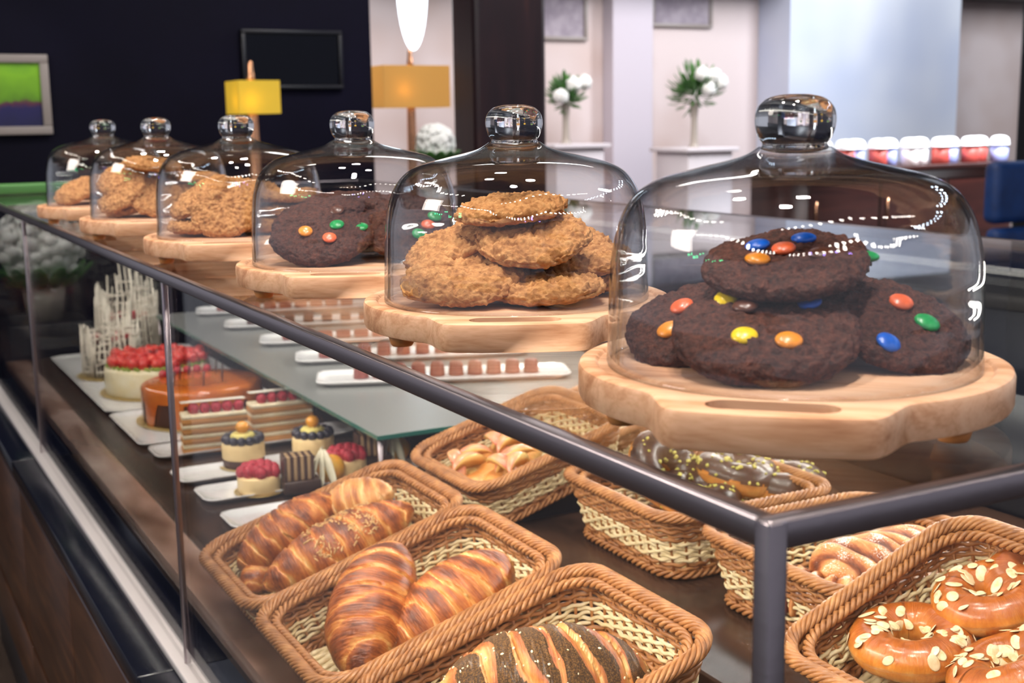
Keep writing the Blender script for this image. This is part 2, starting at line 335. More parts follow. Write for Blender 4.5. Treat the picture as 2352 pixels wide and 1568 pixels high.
# ================================================================== serving boards and glass domes
def board_outline(n=240):
    O = []; Rb = .146
    for k in range(n):
        a = 2*PI*k/n
        # march out along the ray to the union of disc and two flared handles
        dx, dy = math.cos(a), math.sin(a); r = Rb
        for q in np.linspace(Rb, .2, 110):
            x, y = q*dx, q*dy
            w = abs(x); s = min(1, max(0, (w-.058)/.022)); s = s*s*(3-2*s)
            circ = math.sqrt(max(Rb*Rb-x*x, 0)); lim = (.1735-1.6*x*x)*(1-s)+circ*s
            if abs(y) <= lim and w < .09 or q <= Rb: r = q
        O.append((r*dx, r*dy))
    O = np.array(O)
    for _ in range(2): O = .25*np.roll(O, 1, 0)+.5*O+.25*np.roll(O, -1, 0)
    return O
def build_board():
    O = board_outline(); n = len(O); th = .025; b = .004
    rad = np.linalg.norm(O, axis=1); unit = O/rad[:, None]
    rings = []
    rings.append((O*.96, 0)); rings.append((O-unit*b, 0)); rings.append((O-unit*b*.3, .3*b)); rings.append((O, b))
    rings.append((O, th-b)); rings.append((O-unit*b*.3, th-.3*b)); rings.append((O-unit*b, th))
    for rr, z in ((.1345, th), (.1335, th-.0008), (.132, th-.0022), (.120, th-.0022), (.1185, th-.0008), (.1175, th), (.06, th), (.02, th)):
        rings.append((unit*rr, z))
    V = []; F = []
    for Q, z in rings: V += [(q[0], q[1], z) for q in Q]
    for i in range(len(rings)-1):
        for k in range(n): F.append((i*n+k, i*n+(k+1) % n, (i+1)*n+(k+1) % n, (i+1)*n+k))
    F += [tuple(range(n))[::-1], tuple((len(rings)-1)*n+k for k in range(n))]
    me = MB().add((V, F)).mesh('board', M_MAPLE)
    o = link('tmp_board', me)
    cut = MB()
    for sgn in (1, -1):
        out = [(.027*(1 if math.cos(a) > 0 else -1)+.012*math.cos(a), sgn*.1505+.012*math.sin(a)) for a in np.linspace(.01, 2*PI+.01, 40, endpoint=False)]
        cut.add(prism(out, -.01, .05))
    c = link('tmp_cut', cut.mesh('cut', M_MAPLE, False))
    md = o.modifiers.new('b', 'BOOLEAN'); md.object = c; md.operation = 'DIFFERENCE'; md.solver = 'EXACT'
    dg = bpy.context.evaluated_depsgraph_get(); m2 = bpy.data.meshes.new_from_object(o.evaluated_get(dg))
    bpy.data.objects.remove(o); bpy.data.objects.remove(c); m2.name = 'board'
    m2.set_sharp_from_angle(angle=R(40)); return m2
ME_BOARD = build_board()
ME_FOOT = MB().add(lathe([(0, 0), (.009, 0), (.0105, .002), (.0135, .0125), (0, .0125)], 20)).mesh('foot', M_FOOT)
dome_out = smooth_prof([(.1262, 0), (.1255, .012), (.1245, .045), (.1228, .0714), (.1195, .0890), (.1135, .1045), (.1030, .1172), (.0880, .1252), (.0650, .1312), (.0456, .1358), (.0325, .1398), (.0240, .1450)], 77)
ME_DOME = MB().add(lathe([(r-.003, z) for r, z in reversed(dome_out)][6:]+[(.1235, -.002), (.1255, -.002)]+dome_out, 96)).mesh('dome', MG_DOME)
ME_KNOB = MB().add(lathe(smooth_prof([(0, .1405), (.012, .1408), (.0222, .1435), (.0215, .147), (.0245, .152), (.0268, .161), (.0255, .170), (.0195, .1765), (.010, .1792), (0, .1797)], 50), 48)).mesh('knob', M_KNOB)
domes = [.6635, 1.054, 1.4491, 1.9074, 2.3933, 2.8516]   # front to back along the counter
FR = []   # local frames: x to the right as seen by a shopper at the corner, y away, origin on the board
nth = ['nearest', 'second', 'third', 'fourth', 'fifth', 'farthest']
what = ['dark cookies with coloured candies', 'a tall pile of oat cookies', 'dark cookies with green and orange candies', 'oat cookies beside the dark cookies', 'oat cookies piled to the shoulder of the dome', 'a single mound of oat cookies']
proto_b = proto_c = None
for i, Y in enumerate(domes):
    X = .5928-.0191*Y-(.0055 if i == 0 else 0); az = math.atan2(X, Y); s = 1
    M = T(X, Y, G+.0370, 0, 0, -az); FR.append(M)
    hz = -az+R([-3.5, -.5, -5, -6, -6, -7][i])
    BM = T(X, Y, G+.0120, 0, 0, hz)
    lb = 'round maple serving board with handle slots, %s one in the row of domes' % nth[i] if i else 'round maple serving board with handle slots, nearest one, beside the steel corner'
    lc = 'clear glass dome with ball knob over ' + what[i] + (', nearest' if i == 0 else ', farthest' if i == 5 else '')
    if i == 0:
        proto_b = thing('serving_board', lb, 'serving board', BM, 'maple boards on the counter')
        part('board', ME_BOARD, None, proto_b)
        for fx, fy in ((.105, -.06), (-.105, -.06), (.105, .06), (-.105, .06)): part('foot', ME_FOOT, None, proto_b, T(fx, fy, -.0119))
        proto_c = thing('cake_dome', lc, 'glass dome', T(X, Y, G+.0370), 'glass domes on the counter')
        part('dome', ME_DOME, None, proto_c); part('knob', ME_KNOB, None, proto_c)
    else:
        dup(proto_b, BM, lb); dup(proto_c, T(X, Y, G+.0370, 0, 0, i*.7), lc)

# ------------------------------------------------------------------ cookies
def fb(p, o=4, g=2.0):
    a = 0; s = 1; w = .5
    for _ in range(o): a += w*noise.noise(p*s); s *= g; w *= .55
    return a
def cookie_mesh(name, mat, seed, Rr=.055, h=.022, lump=.0035, fine=.0022, na=190, nr=74, wob=.05, cr=0):
    off = Vector((seed*13.1, seed*4.7, seed*2.3)); V = []; F = []
    for i in range(nr+1):
        ph = PI*i/nr; c = math.cos(ph); sn = abs(math.sin(ph))
        for k in range(na):
            th = 2*PI*k/na
            ro = 1+wob*noise.noise(Vector((math.cos(th)*1.4, math.sin(th)*1.4, 0))+off)
            rho = sn**.62 if 0 < i < nr else 0
            z = math.copysign(abs(c)**.75, c)*(h*.55 if c > 0 else h*.38)
            p = Vector((rho*Rr*ro*math.cos(th), rho*Rr*ro*math.sin(th), z))
            n = Vector((p.x/Rr**2, p.y/Rr**2, z/(h*.5)**2)); n = n.normalized() if n.length > 0 else Vector((0, 0, 1))
            d = lump*fb(p*42+off, 2)+fine*(fb(p*150+off, 3)) - fine*.9*max(0, .25-abs(noise.noise(p*95+off*2)))*2
            if cr: d += cr*noise.noise(p*330+off)-cr*1.3*max(0, noise.noise(p*210+off*3)-.18)
            if c < -.2: d *= .4
            V.append(p+n*d)
    for i in range(nr):
        for k in range(na): F.append((i*na+k, (i+1)*na+k, (i+1)*na+(k+1) % na, i*na+(k+1) % na))
    mb = MB().add(([v[:] for v in V], F)); me = mb.mesh(name, mat)
    bm = bmesh.new(); bm.from_mesh(me); bmesh.ops.remove_doubles(bm, verts=bm.verts, dist=1e-6); bmesh.ops.recalc_face_normals(bm, faces=bm.faces); bm.to_mesh(me); bm.free()
    return me
def crumb_mat(name, stops, bump, s1, s2, rough):
    m, nt, out = new_mat(name); p = N(nt, 'BsdfPrincipled', Roughness=rough); p.inputs['Specular IOR Level'].default_value = .35
    tc = N(nt, 'TexCoord')
    n = N(nt, 'TexNoise', Scale=s1, Detail=8, Roughness=.65); nt.links.new(tc.outputs['Object'], n.inputs['Vector'])
    v = N(nt, 'TexVoronoi', Scale=s2); nt.links.new(tc.outputs['Object'], v.inputs['Vector'])
    a = N(nt, 'Math', operation='MULTIPLY_ADD'); a.inputs[1].default_value = -.28; nt.links.new(v.outputs[0], a.inputs[0]); nt.links.new(n.outputs[0], a.inputs[2])
    a2 = N(nt, 'Math', operation='ADD'); a2.inputs[1].default_value = .12; nt.links.new(a.outputs[0], a2.inputs[0])
    nt.links.new(ramp(nt, a2.outputs[0], stops), p.inputs['Base Color'])
    b = N(nt, 'Bump', Strength=bump, Distance=.003); nt.links.new(a.outputs[0], b.inputs['Height']); nt.links.new(b.outputs[0], p.inputs['Normal'])
    nt.links.new(p.outputs[0], out.inputs[0]); return m
M_OAT = crumb_mat('oat_cookie_crumb', [(.12, srgb(100, 58, 28)), (.32, srgb(160, 104, 56)), (.52, srgb(196, 138, 82)), (.78, srgb(216, 164, 106))], .9, 90, 200, .75)
M_CHOC = crumb_mat('dark_cookie_crumb', [(.2, srgb(34, 14, 9)), (.45, srgb(72, 35, 24)), (.75, srgb(108, 58, 42))], .9, 170, 420, .62)
OAT = [cookie_mesh('oat_cookie', M_OAT, 1+i, .0525, .0225, .0055, .0055, wob=.12, cr=.0016) for i in range(4)]
CHO = [cookie_mesh('dark_cookie', M_CHOC, 11+i, .058, .0235, .0042, .0034, wob=.07, cr=.0009) for i in range(3)]
CANDY = {k: pbr(k+'_candy_shell', srgb(*c), .3, spec=.5, coat=.1, var=[(.3, srgb(*[int(v*.85) for v in c])), (.6, srgb(*c))], scale=120) for k, c in
         dict(blue=(10, 95, 205), orange=(245, 150, 45), red=(242, 108, 62), yellow=(250, 210, 15), green=(20, 160, 80), brown=(98, 55, 38)).items()}
def candy_me(k): return MB().add(ball(1, 24, 14, (.0088, .0084, .0036))).mesh('candy', CANDY[k])
CME = {k: candy_me(k) for k in CANDY}
def cookie(fr, me, x, y, z, tilt, roll, rz, label, group, s=1, candies=()):
    """tilt: leaning towards the shopper; roll: left edge down"""
    L = FR[fr] @ (T(x, y, z) @ Euler((R(tilt), R(-roll), 0)).to_matrix().to_4x4())
    M = L @ T(0, 0, 0, 0, 0, R(rz), s)
    o = solo('cookie', me, None, label, 'cookie', M, group)
    for k, px, py in candies:
        h = .0118*s
        q = on_plane(px, py, L, h)
        rr = min(1, math.hypot(q.x, q.y)/(.056*s)); zz = .0129*s*(1-rr**3.4)**.6+.0006
        c = part('candy', CME[k], None, o, T(0, 0, 0, 0, 0, -R(rz), 1/s) @ T(q.x, q.y, zz, -R(12)*q.y/.05, R(12)*q.x/.05, random.random()*3), label=k+' candy button')
    return o
g0 = 'dark cookies under the nearest dome'
cookie(0, CHO[0], -.0145, -.050, .0245, 19, 1, 0, 'dark chocolate cookie with yellow and orange candies, front of the nearest dome', g0, 1.06, [('yellow', 1710, 774), ('orange', 1812, 783), ('blue', 1858, 695), ('brown', 1712, 707), ('yellow', 1668, 682)])
cookie(0, CHO[1], -.062, .004, .0235, 20, 14, 50, 'dark chocolate cookie leaning at left under the nearest dome', g0, .92, [('red', 1567, 707), ('orange', 1537, 758)])
cookie(0, CHO[2], .069, -.006, .0245, 24, -16, 120, 'dark chocolate cookie with green and blue candies, right side of nearest dome', g0, .86, [('blue', 2042, 783), ('green', 2128, 744), ('red', 2068, 697)])
cookie(0, CHO[1], -.004, .004, .0640, 15, 4, 200, 'dark chocolate cookie lying on top of the pile in the nearest dome', g0, .97, [('blue', 1740, 567), ('blue', 1846, 551), ('red', 1800, 575), ('orange', 1740, 598), ('brown', 1887, 585), ('green', 1990, 557)])
cookie(0, CHO[2], .033, .044, .0405, 4, -8, 20, 'plain dark cookie at the back behind the top cookie, nearest dome', g0, .86)
cookie(0, CHO[0], .01, .055, .0125, 0, 0, 80, 'dark cookie at the very bottom back of the nearest dome', g0, .8)
g1 = 'oat cookies under the second dome'
for me, x, y, z, ti, ro, rz, s, lb in (
    (0, -.005, .0, .0810, 5, 5, 0, 1.0, 'oat cookie on top of the tall pile, second dome'),
    (1, .016, -.028, .0560, 20, 3, 40, 1.03, 'large oat cookie in the middle of the pile, just under the top cookie'),
    (2, -.058, .012, .0470, 12, 18, 90, .98, 'oat cookie sloping at left of the pile, second dome'),
    (3, -.0515, -.052, .0235, 19, 3, 10, 1.02, 'oat cookie leaning at the lower left front of second dome'),
    (0, .030, -.056, .0125, 3, 3, 150, .98, 'oat cookie lying flat at the lower right front of second dome'),
    (2, .066, .012, .0315, 6, 2, 200, .96, 'oat cookie at right of the pile, above a flat one, second dome'),
    (3, .046, .050, .0480, 10, -8, 250, .9, 'oat cookie peeping out behind at upper right, second dome'),
    (1, .064, .016, .0110, 0, 0, 300, .95, 'oat cookie at the very bottom right, second dome'),
    (1, -.012, .052, .0215, 0, 6, 120, .96, 'oat cookie in the shadow at the back bottom, second dome')):
    cookie(1, OAT[me], x, y, z, ti, ro, rz, lb, g1, s)
g2 = 'dark cookies under the third dome'
cookie(2, CHO[2], -.040, -.030, .0365, 33, 4, 0, 'dark cookie with two green candies facing front, third dome', g2, 1.07, [('orange', 702, 533), ('green', 774, 518), ('green', 829, 517), ('red', 757, 547), ('brown', 774, 484)])
cookie(2, CHO[0], .060, -.012, .0405, 38, -8, 90, 'dark cookie leaning at right, partly behind the second dome', g2, 1.0, [('green', 998, 497), ('red', 983, 517), ('green', 962, 538)])
cookie(2, CHO[1], -.012, .034, .0660, 6, 2, 30, 'dark cookie lying on top at the back, third dome', g2, .9)
cookie(2, CHO[1], .02, .058, .0130, 0, 0, 60, 'dark cookie flat at the back bottom of the third dome', g2, .9)
cookie(2, CHO[0], -.045, .045, .0320, 8, 4, 10, 'dark cookie second from bottom at the back, third dome', g2, .9)
g3 = 'oat cookies under the fourth dome'
for me, x, y, z, ti, ro, rz, s, lb in (
    (0, -.022, -.042, .0385, 46, 12, 0, .98, 'oat cookie standing face to front, fourth dome'),
    (1, -.058, .006, .0560, 14, 32, 60, 1.0, 'oat cookie seen edge on, sloping up to the right, fourth dome'),
    (2, -.060, -.012, .0125, 2, 0, 120, .95, 'oat cookie flat at lower left, fourth dome'),
    (3, .012, .034, .0640, 12, -6, 200, .95, 'oat cookie at the top back, fourth dome'),
    (1, .028, -.008, .0120, 2, 0, 250, 1.0, 'oat cookie flat at the lower middle, behind the standing one, fourth dome'),
    (2, .070, .010, .0130, 0, 0, 20, .95, 'oat cookie lowest in the stack of three at right, fourth dome'),
    (0, .071, .012, .0330, 2, -2, 80, .92, 'oat cookie in the middle of the stack at right, fourth dome'),
    (3, .072, .012, .0540, 2, 2, 10, .92, 'oat cookie uppermost in the stack at right, fourth dome'),
    (0, -.01, .055, .0310, 25, 0, 10, .9, 'oat cookie leaning at the back, fourth dome')):
    cookie(3, OAT[me], x, y, z, ti, ro, rz, lb, g3, s)
g4 = 'oat cookies under the fifth dome'
for me, x, y, z, ti, ro, rz, s, lb in (
    (0, -.012, .006, .0930, 6, -6, 0, .98, 'oat cookie lying on top of the pile, fifth dome'),
    (1, -.064, .012, .0680, 30, 18, 60, .95, 'oat cookie leaning back at left under the top one, fifth dome'),
    (2, -.066, -.022, .0420, 24, 34, 120, .95, 'oat cookie edge on at the left, sloping up right, fifth dome'),
    (3, -.010, -.040, .0360, 38, -8, 200, .98, 'oat cookie face to front beside the edge-on one, fifth dome'),
    (1, .028, .0, .0450, 44, -10, 250, 1.02, 'large oat cookie face to front, seen behind the fourth dome edge'),
    (2, .074, .012, .0200, 0, 0, 20, .9, 'oat cookie lowest at right, fifth dome'),
    (0, .076, .014, .0450, 2, 4, 80, .88, 'oat cookie second up at right, fifth dome'),
    (3, .07, .016, .0660, 4, -3, 80, .85, 'oat cookie highest at right, fifth dome'),
    (2, -.052, -.008, .0160, 6, 14, 40, .9, 'shaded oat cookie under the edge-on one, fifth dome'),
    (3, .0, .045, .0130, 0, 0, 140, .9, 'oat cookie flat at the back bottom, fifth dome')):
    cookie(4, OAT[me], x, y, z, ti, ro, rz, lb, g4, s)
g5 = 'oat cookies under the farthest dome'
for me, x, y, z, ti, ro, rz, s, lb in (
    (1, -.060, -.020, .0290, 20, 22, 0, 1.0, 'oat cookie sloping at left, farthest dome'),
    (2, .0, .01, .0390, 22, 4, 80, 1.0, 'oat cookie in the middle, partly behind the fifth dome, farthest pile'),
    (3, .04, .0, .0130, 0, 0, 160, 1.0, 'oat cookie flat at right bottom, farthest dome'),
    (0, -.03, .045, .0140, 0, 0, 160, .9, 'oat cookie flat at back bottom, farthest dome')):
    cookie(5, OAT[me], x, y, z, ti, ro, rz, lb, g5, s)

# ================================================================== wicker baskets
def rrect(L, W, r, n):
    """n points round a rounded rectangle in the local plane: W along x, L along y"""
    a, b = W/2-r, L/2-r; per = 4*a+4*b+2*PI*r; P = []; Nn = []
    segs = [(2*b, lambda d: ((a+r, -b+d), (1, 0))), (PI*r/2, lambda d: ((a+r*math.cos(d/r), b+r*math.sin(d/r)), (math.cos(d/r), math.sin(d/r)))),
            (2*a, lambda d: ((a-d, b+r), (0, 1))), (PI*r/2, lambda d: ((-a-r*math.sin(d/r), b+r*math.cos(d/r)), (-math.sin(d/r), math.cos(d/r)))),
            (2*b, lambda d: ((-a-r, b-d), (-1, 0))), (PI*r/2, lambda d: ((-a-r*math.cos(d/r), -b-r*math.sin(d/r)), (-math.cos(d/r), -math.sin(d/r)))),
            (2*a, lambda d: ((-a+d, -b-r), (0, -1))), (PI*r/2, lambda d: ((a+r*math.sin(d/r), -b-r*math.cos(d/r)), (math.sin(d/r), -math.cos(d/r))))]
    for k in range(n):
        d = per*k/n
        for ln, fn in segs:
            if d <= ln+1e-9: p, q = fn(d); P.append(p); Nn.append(q); break
            d -= ln
    return np.array(P), np.array(Nn), per
def basket_meshes(L, W, H):
    fl = .020; br, bc, rim = MB(), MB(), MB()
    ns = 46; nst = 2*int(round((2*(L+W)-.4*.05)/.024/2))
    rows = 13
    for r in range(rows):
        f = (r+.5)/rows; z = .006+f*(H-.012); k = fl*(1-f)
        P, Nn, per = rrect(L-2*k, W-2*k, .045, nst*8)
        cream = 3 <= r <= 7
        ph = PI*r; s = np.arange(len(P))/len(P)*nst*PI
        amp = .0020
        off = amp*np.cos(s+ph)
        Q = np.column_stack([P+Nn*off[:, None], np.full(len(P), z)+.0012*np.sin(s*2+r)])
        (bc if cream else br).add(tube(Q, .0026 if cream else .0030, 6, True))
    Pt, Nt, _ = rrect(L, W, .045, nst); Pb, Nb, _ = rrect(L-2*fl, W-2*fl, .045, nst)
    for k in range(nst):
        br.add(tube([(*Pb[k], .003), (*Pt[k], H)], .0022, 5))
    # rim: plaited border, an outer thick rope and an inner lower plait
    def rope(off, z, hr, sr, ns_, turns, nn=420, tilt=1):
        P, Nn, per = rrect(L+2*off, W+2*off, .048, nn); th = 2*PI*turns*np.arange(nn)/nn
        for q in range(ns_):
            a = th+2*PI*q/ns_
            Q = np.column_stack([P+Nn*(hr*np.cos(a))[:, None], z+hr*.85*np.sin(a)])
            rim.add(tube(Q, sr, 6, True))
    rope(.004, H+.001, .0068, .0031, 7, 17, 560)
    rope(-.010, H-.004, .0042, .0030, 3, 34, 560)
    P, Nn, per = rrect(L+.008, W+.008, .048, 120)
    core = MB().add(tube(np.column_stack([P, np.full(len(P), H+.0005)]), .0062, 8, True))
    # foot border
    def rope2(off, z, hr, sr, ns_, turns, nn=300):
        P, Nn, per = rrect(L-2*fl+2*off, W-2*fl+2*off, .045, nn); th = 2*PI*turns*np.arange(nn)/nn
        for q in range(ns_):
            a = th+2*PI*q/ns_
            br.add(tube(np.column_stack([P+Nn*(hr*np.cos(a))[:, None], z+hr*np.sin(a)]), sr, 5, True))
    rope2(.003, .0075, .0042, .0030, 3, 26)
    base = MB()
    for k in range(26):
        y = -(L-2*fl)/2+.012+(L-2*fl-.024)*k/25
        x = np.linspace(-(W-2*fl)/2+.006, (W-2*fl)/2-.006, 40)
        base.add(tube(np.column_stack([x, np.full(40, y), .0062+.0016*np.cos(np.arange(40)*PI/3+k*PI)]), .0042, 5))
    for k in range(12):
        x = -(W-2*fl)/2+.02+(W-2*fl-.04)*k/11
        base.add(tube([(x, -(L-2*fl)/2+.006, .0058), (x, (L-2*fl)/2-.006, .0058)], .002, 5))
    return dict(weave=br.mesh('weave', M_WICK), cream_band=bc.mesh('cream_band', M_WICKC), rim=rim.mesh('rim', M_WICK), rim_core=core.mesh('rim_core', M_WICKD), base=base.mesh('base', M_WICKC))
BK_S = basket_meshes(.272, .292, .085); BK_F = basket_meshes(.276, .338, .085); BK_L = basket_meshes(.292, .302, .100)
def basket(bk, xf, yc, tilt, label, back=0, rz=0):
    """xf: x of the front foot edge; tilted so the back stands higher"""
    W = {id(BK_S): .292, id(BK_F): .338, id(BK_L): .302}[id(bk)]-.04
    t_ = R(tilt); M = T(xf+W/2*math.cos(t_), yc, (DK2 if back else DK)+.0005+W/2*math.sin(t_), 0, -t_, R(rz))
    o = thing('wicker_basket', label, 'basket', M, 'wicker bread baskets')
    for k, m in bk.items(): part(k, m, None, o, label='pale cream woven band' if k == 'cream_band' else None)
    return M
def wedge(xf, y0, y1, tilt, W, label, base=None):
    a = R(tilt); w = W-.05; base = DK if base is None else base
    V = []
    for y in (y0, y1): V += [(xf+.03, y, base+.0002), (xf+w*math.cos(a), y, base+.0002), (xf+w*math.cos(a), y, base+w*math.sin(a)-.001), (xf+.03, y, base+.03*math.tan(a)-.001)]
    F = [(0, 1, 2, 3)[::-1], (4, 5, 6, 7), (0, 1, 5, 4), (1, 2, 6, 5), (2, 3, 7, 6), (3, 0, 4, 7)]
    solo('display_riser', MB().add((V, F)), M_BLACK, label, 'display riser', None, None, False)
TA = 17
BA = basket(BK_F, .505, 1.752, TA, 'wicker basket with croissants, the farthest of three in the front row', 0)
BB = basket(BK_F, .505, 1.464, TA, 'wicker basket with two plump croissants, middle of the front row', 0)
BC = basket(BK_F, .520, 1.168, TA, 'wicker basket with the seeded croissant, nearest in the front row', 0)
BD = basket(BK_S, .905, 1.85, TA, 'wicker basket with apple pastries, directly right of the glass shelf corner', 1)
BE = basket(BK_S, 1.215, 2.005, 14, 'wicker basket at the back holding a round golden apple pastry', 1)
BF = basket(BK_L, 1.005, 1.525, 0, 'wicker basket with chocolate glazed rings, behind the steel front rail', 1)
BH = basket(BK_L, 1.02, 1.185, 0, 'wicker basket with sugar dusted pastries, right behind the corner post', 1)
BI = basket(BK_S, .925, .885, 21, 'wicker basket with almond rings at the right edge, beside the corner post', 1)
wedge(.505, 1.05, 1.86, TA, .298, 'dark sloping riser under the front row of baskets')
wedge(.905, 1.755, 1.945, TA, .252, 'dark sloping riser under the apple pastry basket', DK2)
wedge(1.215, 1.91, 2.10, 14, .252, 'dark sloping riser under the back basket with one round pastry', DK2)
wedge(.925, .79, .98, 21, .252, 'dark sloping riser under the almond ring basket', DK2)

# ------------------------------------------------------------------ croissants and breads
CR_STOPS = [(.0, srgb(240, 212, 156)), (.22, srgb(230, 176, 104)), (.42, srgb(208, 136, 68)), (.62, srgb(180, 100, 44)), (.84, srgb(136, 68, 30)), (1.0, srgb(96, 46, 22))]
M_CR = bake_mat('croissant_crust', CR_STOPS, .30, 1.0)
M_CRS = bake_mat('seeded_crust', CR_STOPS, .35, .55, fleck=[(.3, srgb(30, 18, 8)), (.5, srgb(82, 52, 18)), (.65, srgb(128, 88, 34))])
M_CRP = bake_mat('pale_crust', [(.0, srgb(240, 212, 160)), (.4, srgb(224, 174, 112)), (.7, srgb(196, 132, 72)), (1.0, srgb(150, 84, 40))], .36, .6)
def croissant_mesh(name, L, Rr, bend, seed, mat, nl=4.2, skew=.75, taper=.62, flat=.7, amp=.19, nt=190, na=96, seeded=False, tipr=.22):
    V = []; F = []; bk = []; uv = []; sd = []
    off = Vector((seed*9.1, seed*3.3, seed*5.7))
    for i in range(nt+1):
        tt = i/nt; u = (tt-.5)*2; au = abs(u)
        rb = Rr*max(tipr*math.sqrt(max(0, 1-au**14)), (1-au**2.1)**taper) if au < 1 else 0
        cx = u*L/2; cy = bend*(u*u-.33)
        ta = math.atan2(2*bend*u, L/2)
        for k in range(na):
            th = 2*PI*k/na; sg = 1 if u > 0 else -1
            dr = Vector((0, math.cos(th), math.sin(th)))
            wob = noise.noise(Vector((u*3.2, math.cos(th)*1.3, math.sin(th)*1.3))+off)
            p = au*nl+skew*math.cos(th-.5)*sg*.55+.30*wob+.15
            fl_ = math.floor(p); fr = p-fl_
            lay = (1-fr**4.5)**.5 if fr < 1 else 0
            m = 1+amp*(lay-.62)+.05*wob
            b = .42*math.sin(PI*min(1, fr*1.15))**.8+.30 if fr < .87 else .08+.22*(1-fr)/.13
            b += .22*noise.noise(Vector((u*6, th, fl_*3.1))+off)
            b *= .75+.25*max(0, math.sin(th)+.35)
            rr = rb*m
            y = dr.y*rr; z = dr.z*rr*.92
            if z < -flat*rb: z = -flat*rb+(z+flat*rb)*.15
            fine = .0016*noise.noise(Vector((u*70, math.cos(th)*3, math.sin(th)*3))+off)*(rb/Rr)
            V.append((cx-y*math.sin(ta)*0+(-math.sin(ta))*(y), cy+math.cos(ta)*(y), z+flat*Rr*.9+fine))
            bk.append(b); uv.append((u*L/2, th*Rr, seed)); 
            sd.append((.78 if .10 < fr+.12*wob < .66 else 0)*(1 if math.sin(th) > -.15 else 0) if seeded else 0)
    for i in range(nt):
        for k in range(na): F.append((i*na+k, i*na+(k+1) % na, (i+1)*na+(k+1) % na, (i+1)*na+k))
    F += [tuple(range(na))[::-1], tuple(nt*na+k for k in range(na))]
    me = MB().add((V, F)).mesh(name, mat)
    attr(me, 'bake', bk); attr(me, 'uvw', uv, True); attr(me, 'seed', sd)
    bm = bmesh.new(); bm.from_mesh(me); bmesh.ops.recalc_face_normals(bm, faces=bm.faces); bm.to_mesh(me); bm.free()
    return me
def lay(BM, pa, pb, Rr, ha, hb, roll=0):
    """matrix for a long pastry whose two tips sit on two sight lines, at heights ha and hb above the basket bottom"""
    a = on_plane(*pa, BM, ha); b = on_plane(*pb, BM, hb); c = (a+b)/2; d = b-a
    x = d.normalized(); y = Vector((0, 0, 1)).cross(x).normalized(); z = x.cross(y); o = c-z*(.63*Rr)
    M = BM @ Matrix(((x.x, y.x, z.x, o.x), (x.y, y.y, z.y, o.y), (x.z, y.z, z.z, o.z), (0, 0, 0, 1))) @ T(0, 0, 0, R(roll))
    return M, d.length
def croissant(BM, pa, pb, Rr, bend, seed, label, group, mat=None, ha=.05, hb=.05, roll=0, **kw):
    M, L = lay(BM, pa, pb, Rr, ha, hb, roll)
    return solo('croissant', croissant_mesh('croissant', L, Rr, bend, seed, mat or M_CR, **kw), None, label, 'croissant', M, group), M, L
gb = 'croissants in the middle front basket'; ga = 'croissants in the farthest front basket'
croissant(BB, (905, 1250), (815, 1560), .054, .014, 1, 'plump golden croissant at left in the middle front basket', gb, ha=.125, hb=.05, nl=3.4, skew=.9, tipr=.26)
croissant(BB, (1170, 1280), (900, 1505), .056, -.014, 2, 'plump golden croissant at right in the middle front basket', gb, ha=.09, hb=.045, nl=3.6, skew=1.0, tipr=.26)
croissant(BA, (548, 1305), (765, 1140), .042, .010, 3, 'slim croissant at the left side of the farthest front basket', ga, ha=.05, hb=.105, nl=3.2, tipr=.34)
cA2, MA2, LA2 = croissant(BA, (605, 1350), (950, 1165), .048, .006, 4, 'long croissant topped with chopped nuts in the farthest front basket', ga, ha=.05, hb=.075, nl=3.8, tipr=.34)
croissant(BA, (745, 1165), (905, 1130), .036, .004, 5, 'pale croissant lying at the back of the farthest front basket', ga, mat=M_CRP, ha=.085, hb=.085, nl=3, tipr=.4)
def bits(name, mat, parent, pts, shape, M=None, stuff=True):
    mb = MB()
    for p, n, r in pts: mb.add(shape(), 0, Matrix.Translation(p) @ n.to_track_quat('Z', 'Y').to_matrix().to_4x4() @ T(0, 0, 0, random.uniform(-.4, .4), random.uniform(-.4, .4), random.random()*6, r))
    o = part(name, mb, mat, parent, M)
    if stuff: o['kind'] = 'stuff'
    return o
def surf_pts(o, n, test, lift=0, rng=(.7, 1.3)):
    me = o.data; out = []; vs = [v for v in me.vertices if test(v)]
    for v in random.sample(vs, min(n, len(vs))): out.append((v.co+v.normal*lift, v.normal.copy(), random.uniform(*rng)))
    return out
M_NUT = pbr('chopped_nut', srgb(205, 160, 95), .55, var=[(.3, srgb(150, 95, 45)), (.7, srgb(225, 190, 130))], scale=300)
M_SESAME = pbr('sesame_seed', srgb(240, 225, 185), .5)
bits('chopped_nuts', M_NUT, cA2, surf_pts(cA2, 330, lambda v: v.co.z > .045 and abs(v.co.x-.012) < .055 and noise.noise(v.co*60) > -.15), lambda: rbox(.0075, .0022, .0016, .0006, 1))
cC, MC, LC = croissant(BC, (1010, 1600), (1490, 1545), .066, .012, 8, 'large croissant with dark spice bands and sesame, nearest front basket', 'breads in the nearest front basket', mat=M_CRS, ha=.125, hb=.06, nl=3.0, skew=.5, seeded=True, amp=.19, tipr=.35)
bits('sesame_seeds', M_SESAME, cC, surf_pts(cC, 120, lambda v: v.co.z > .03, .0004), lambda: ball(1, 8, 6, (.0017, .0011, .0008)))
mb, nn_ = MB(), 0
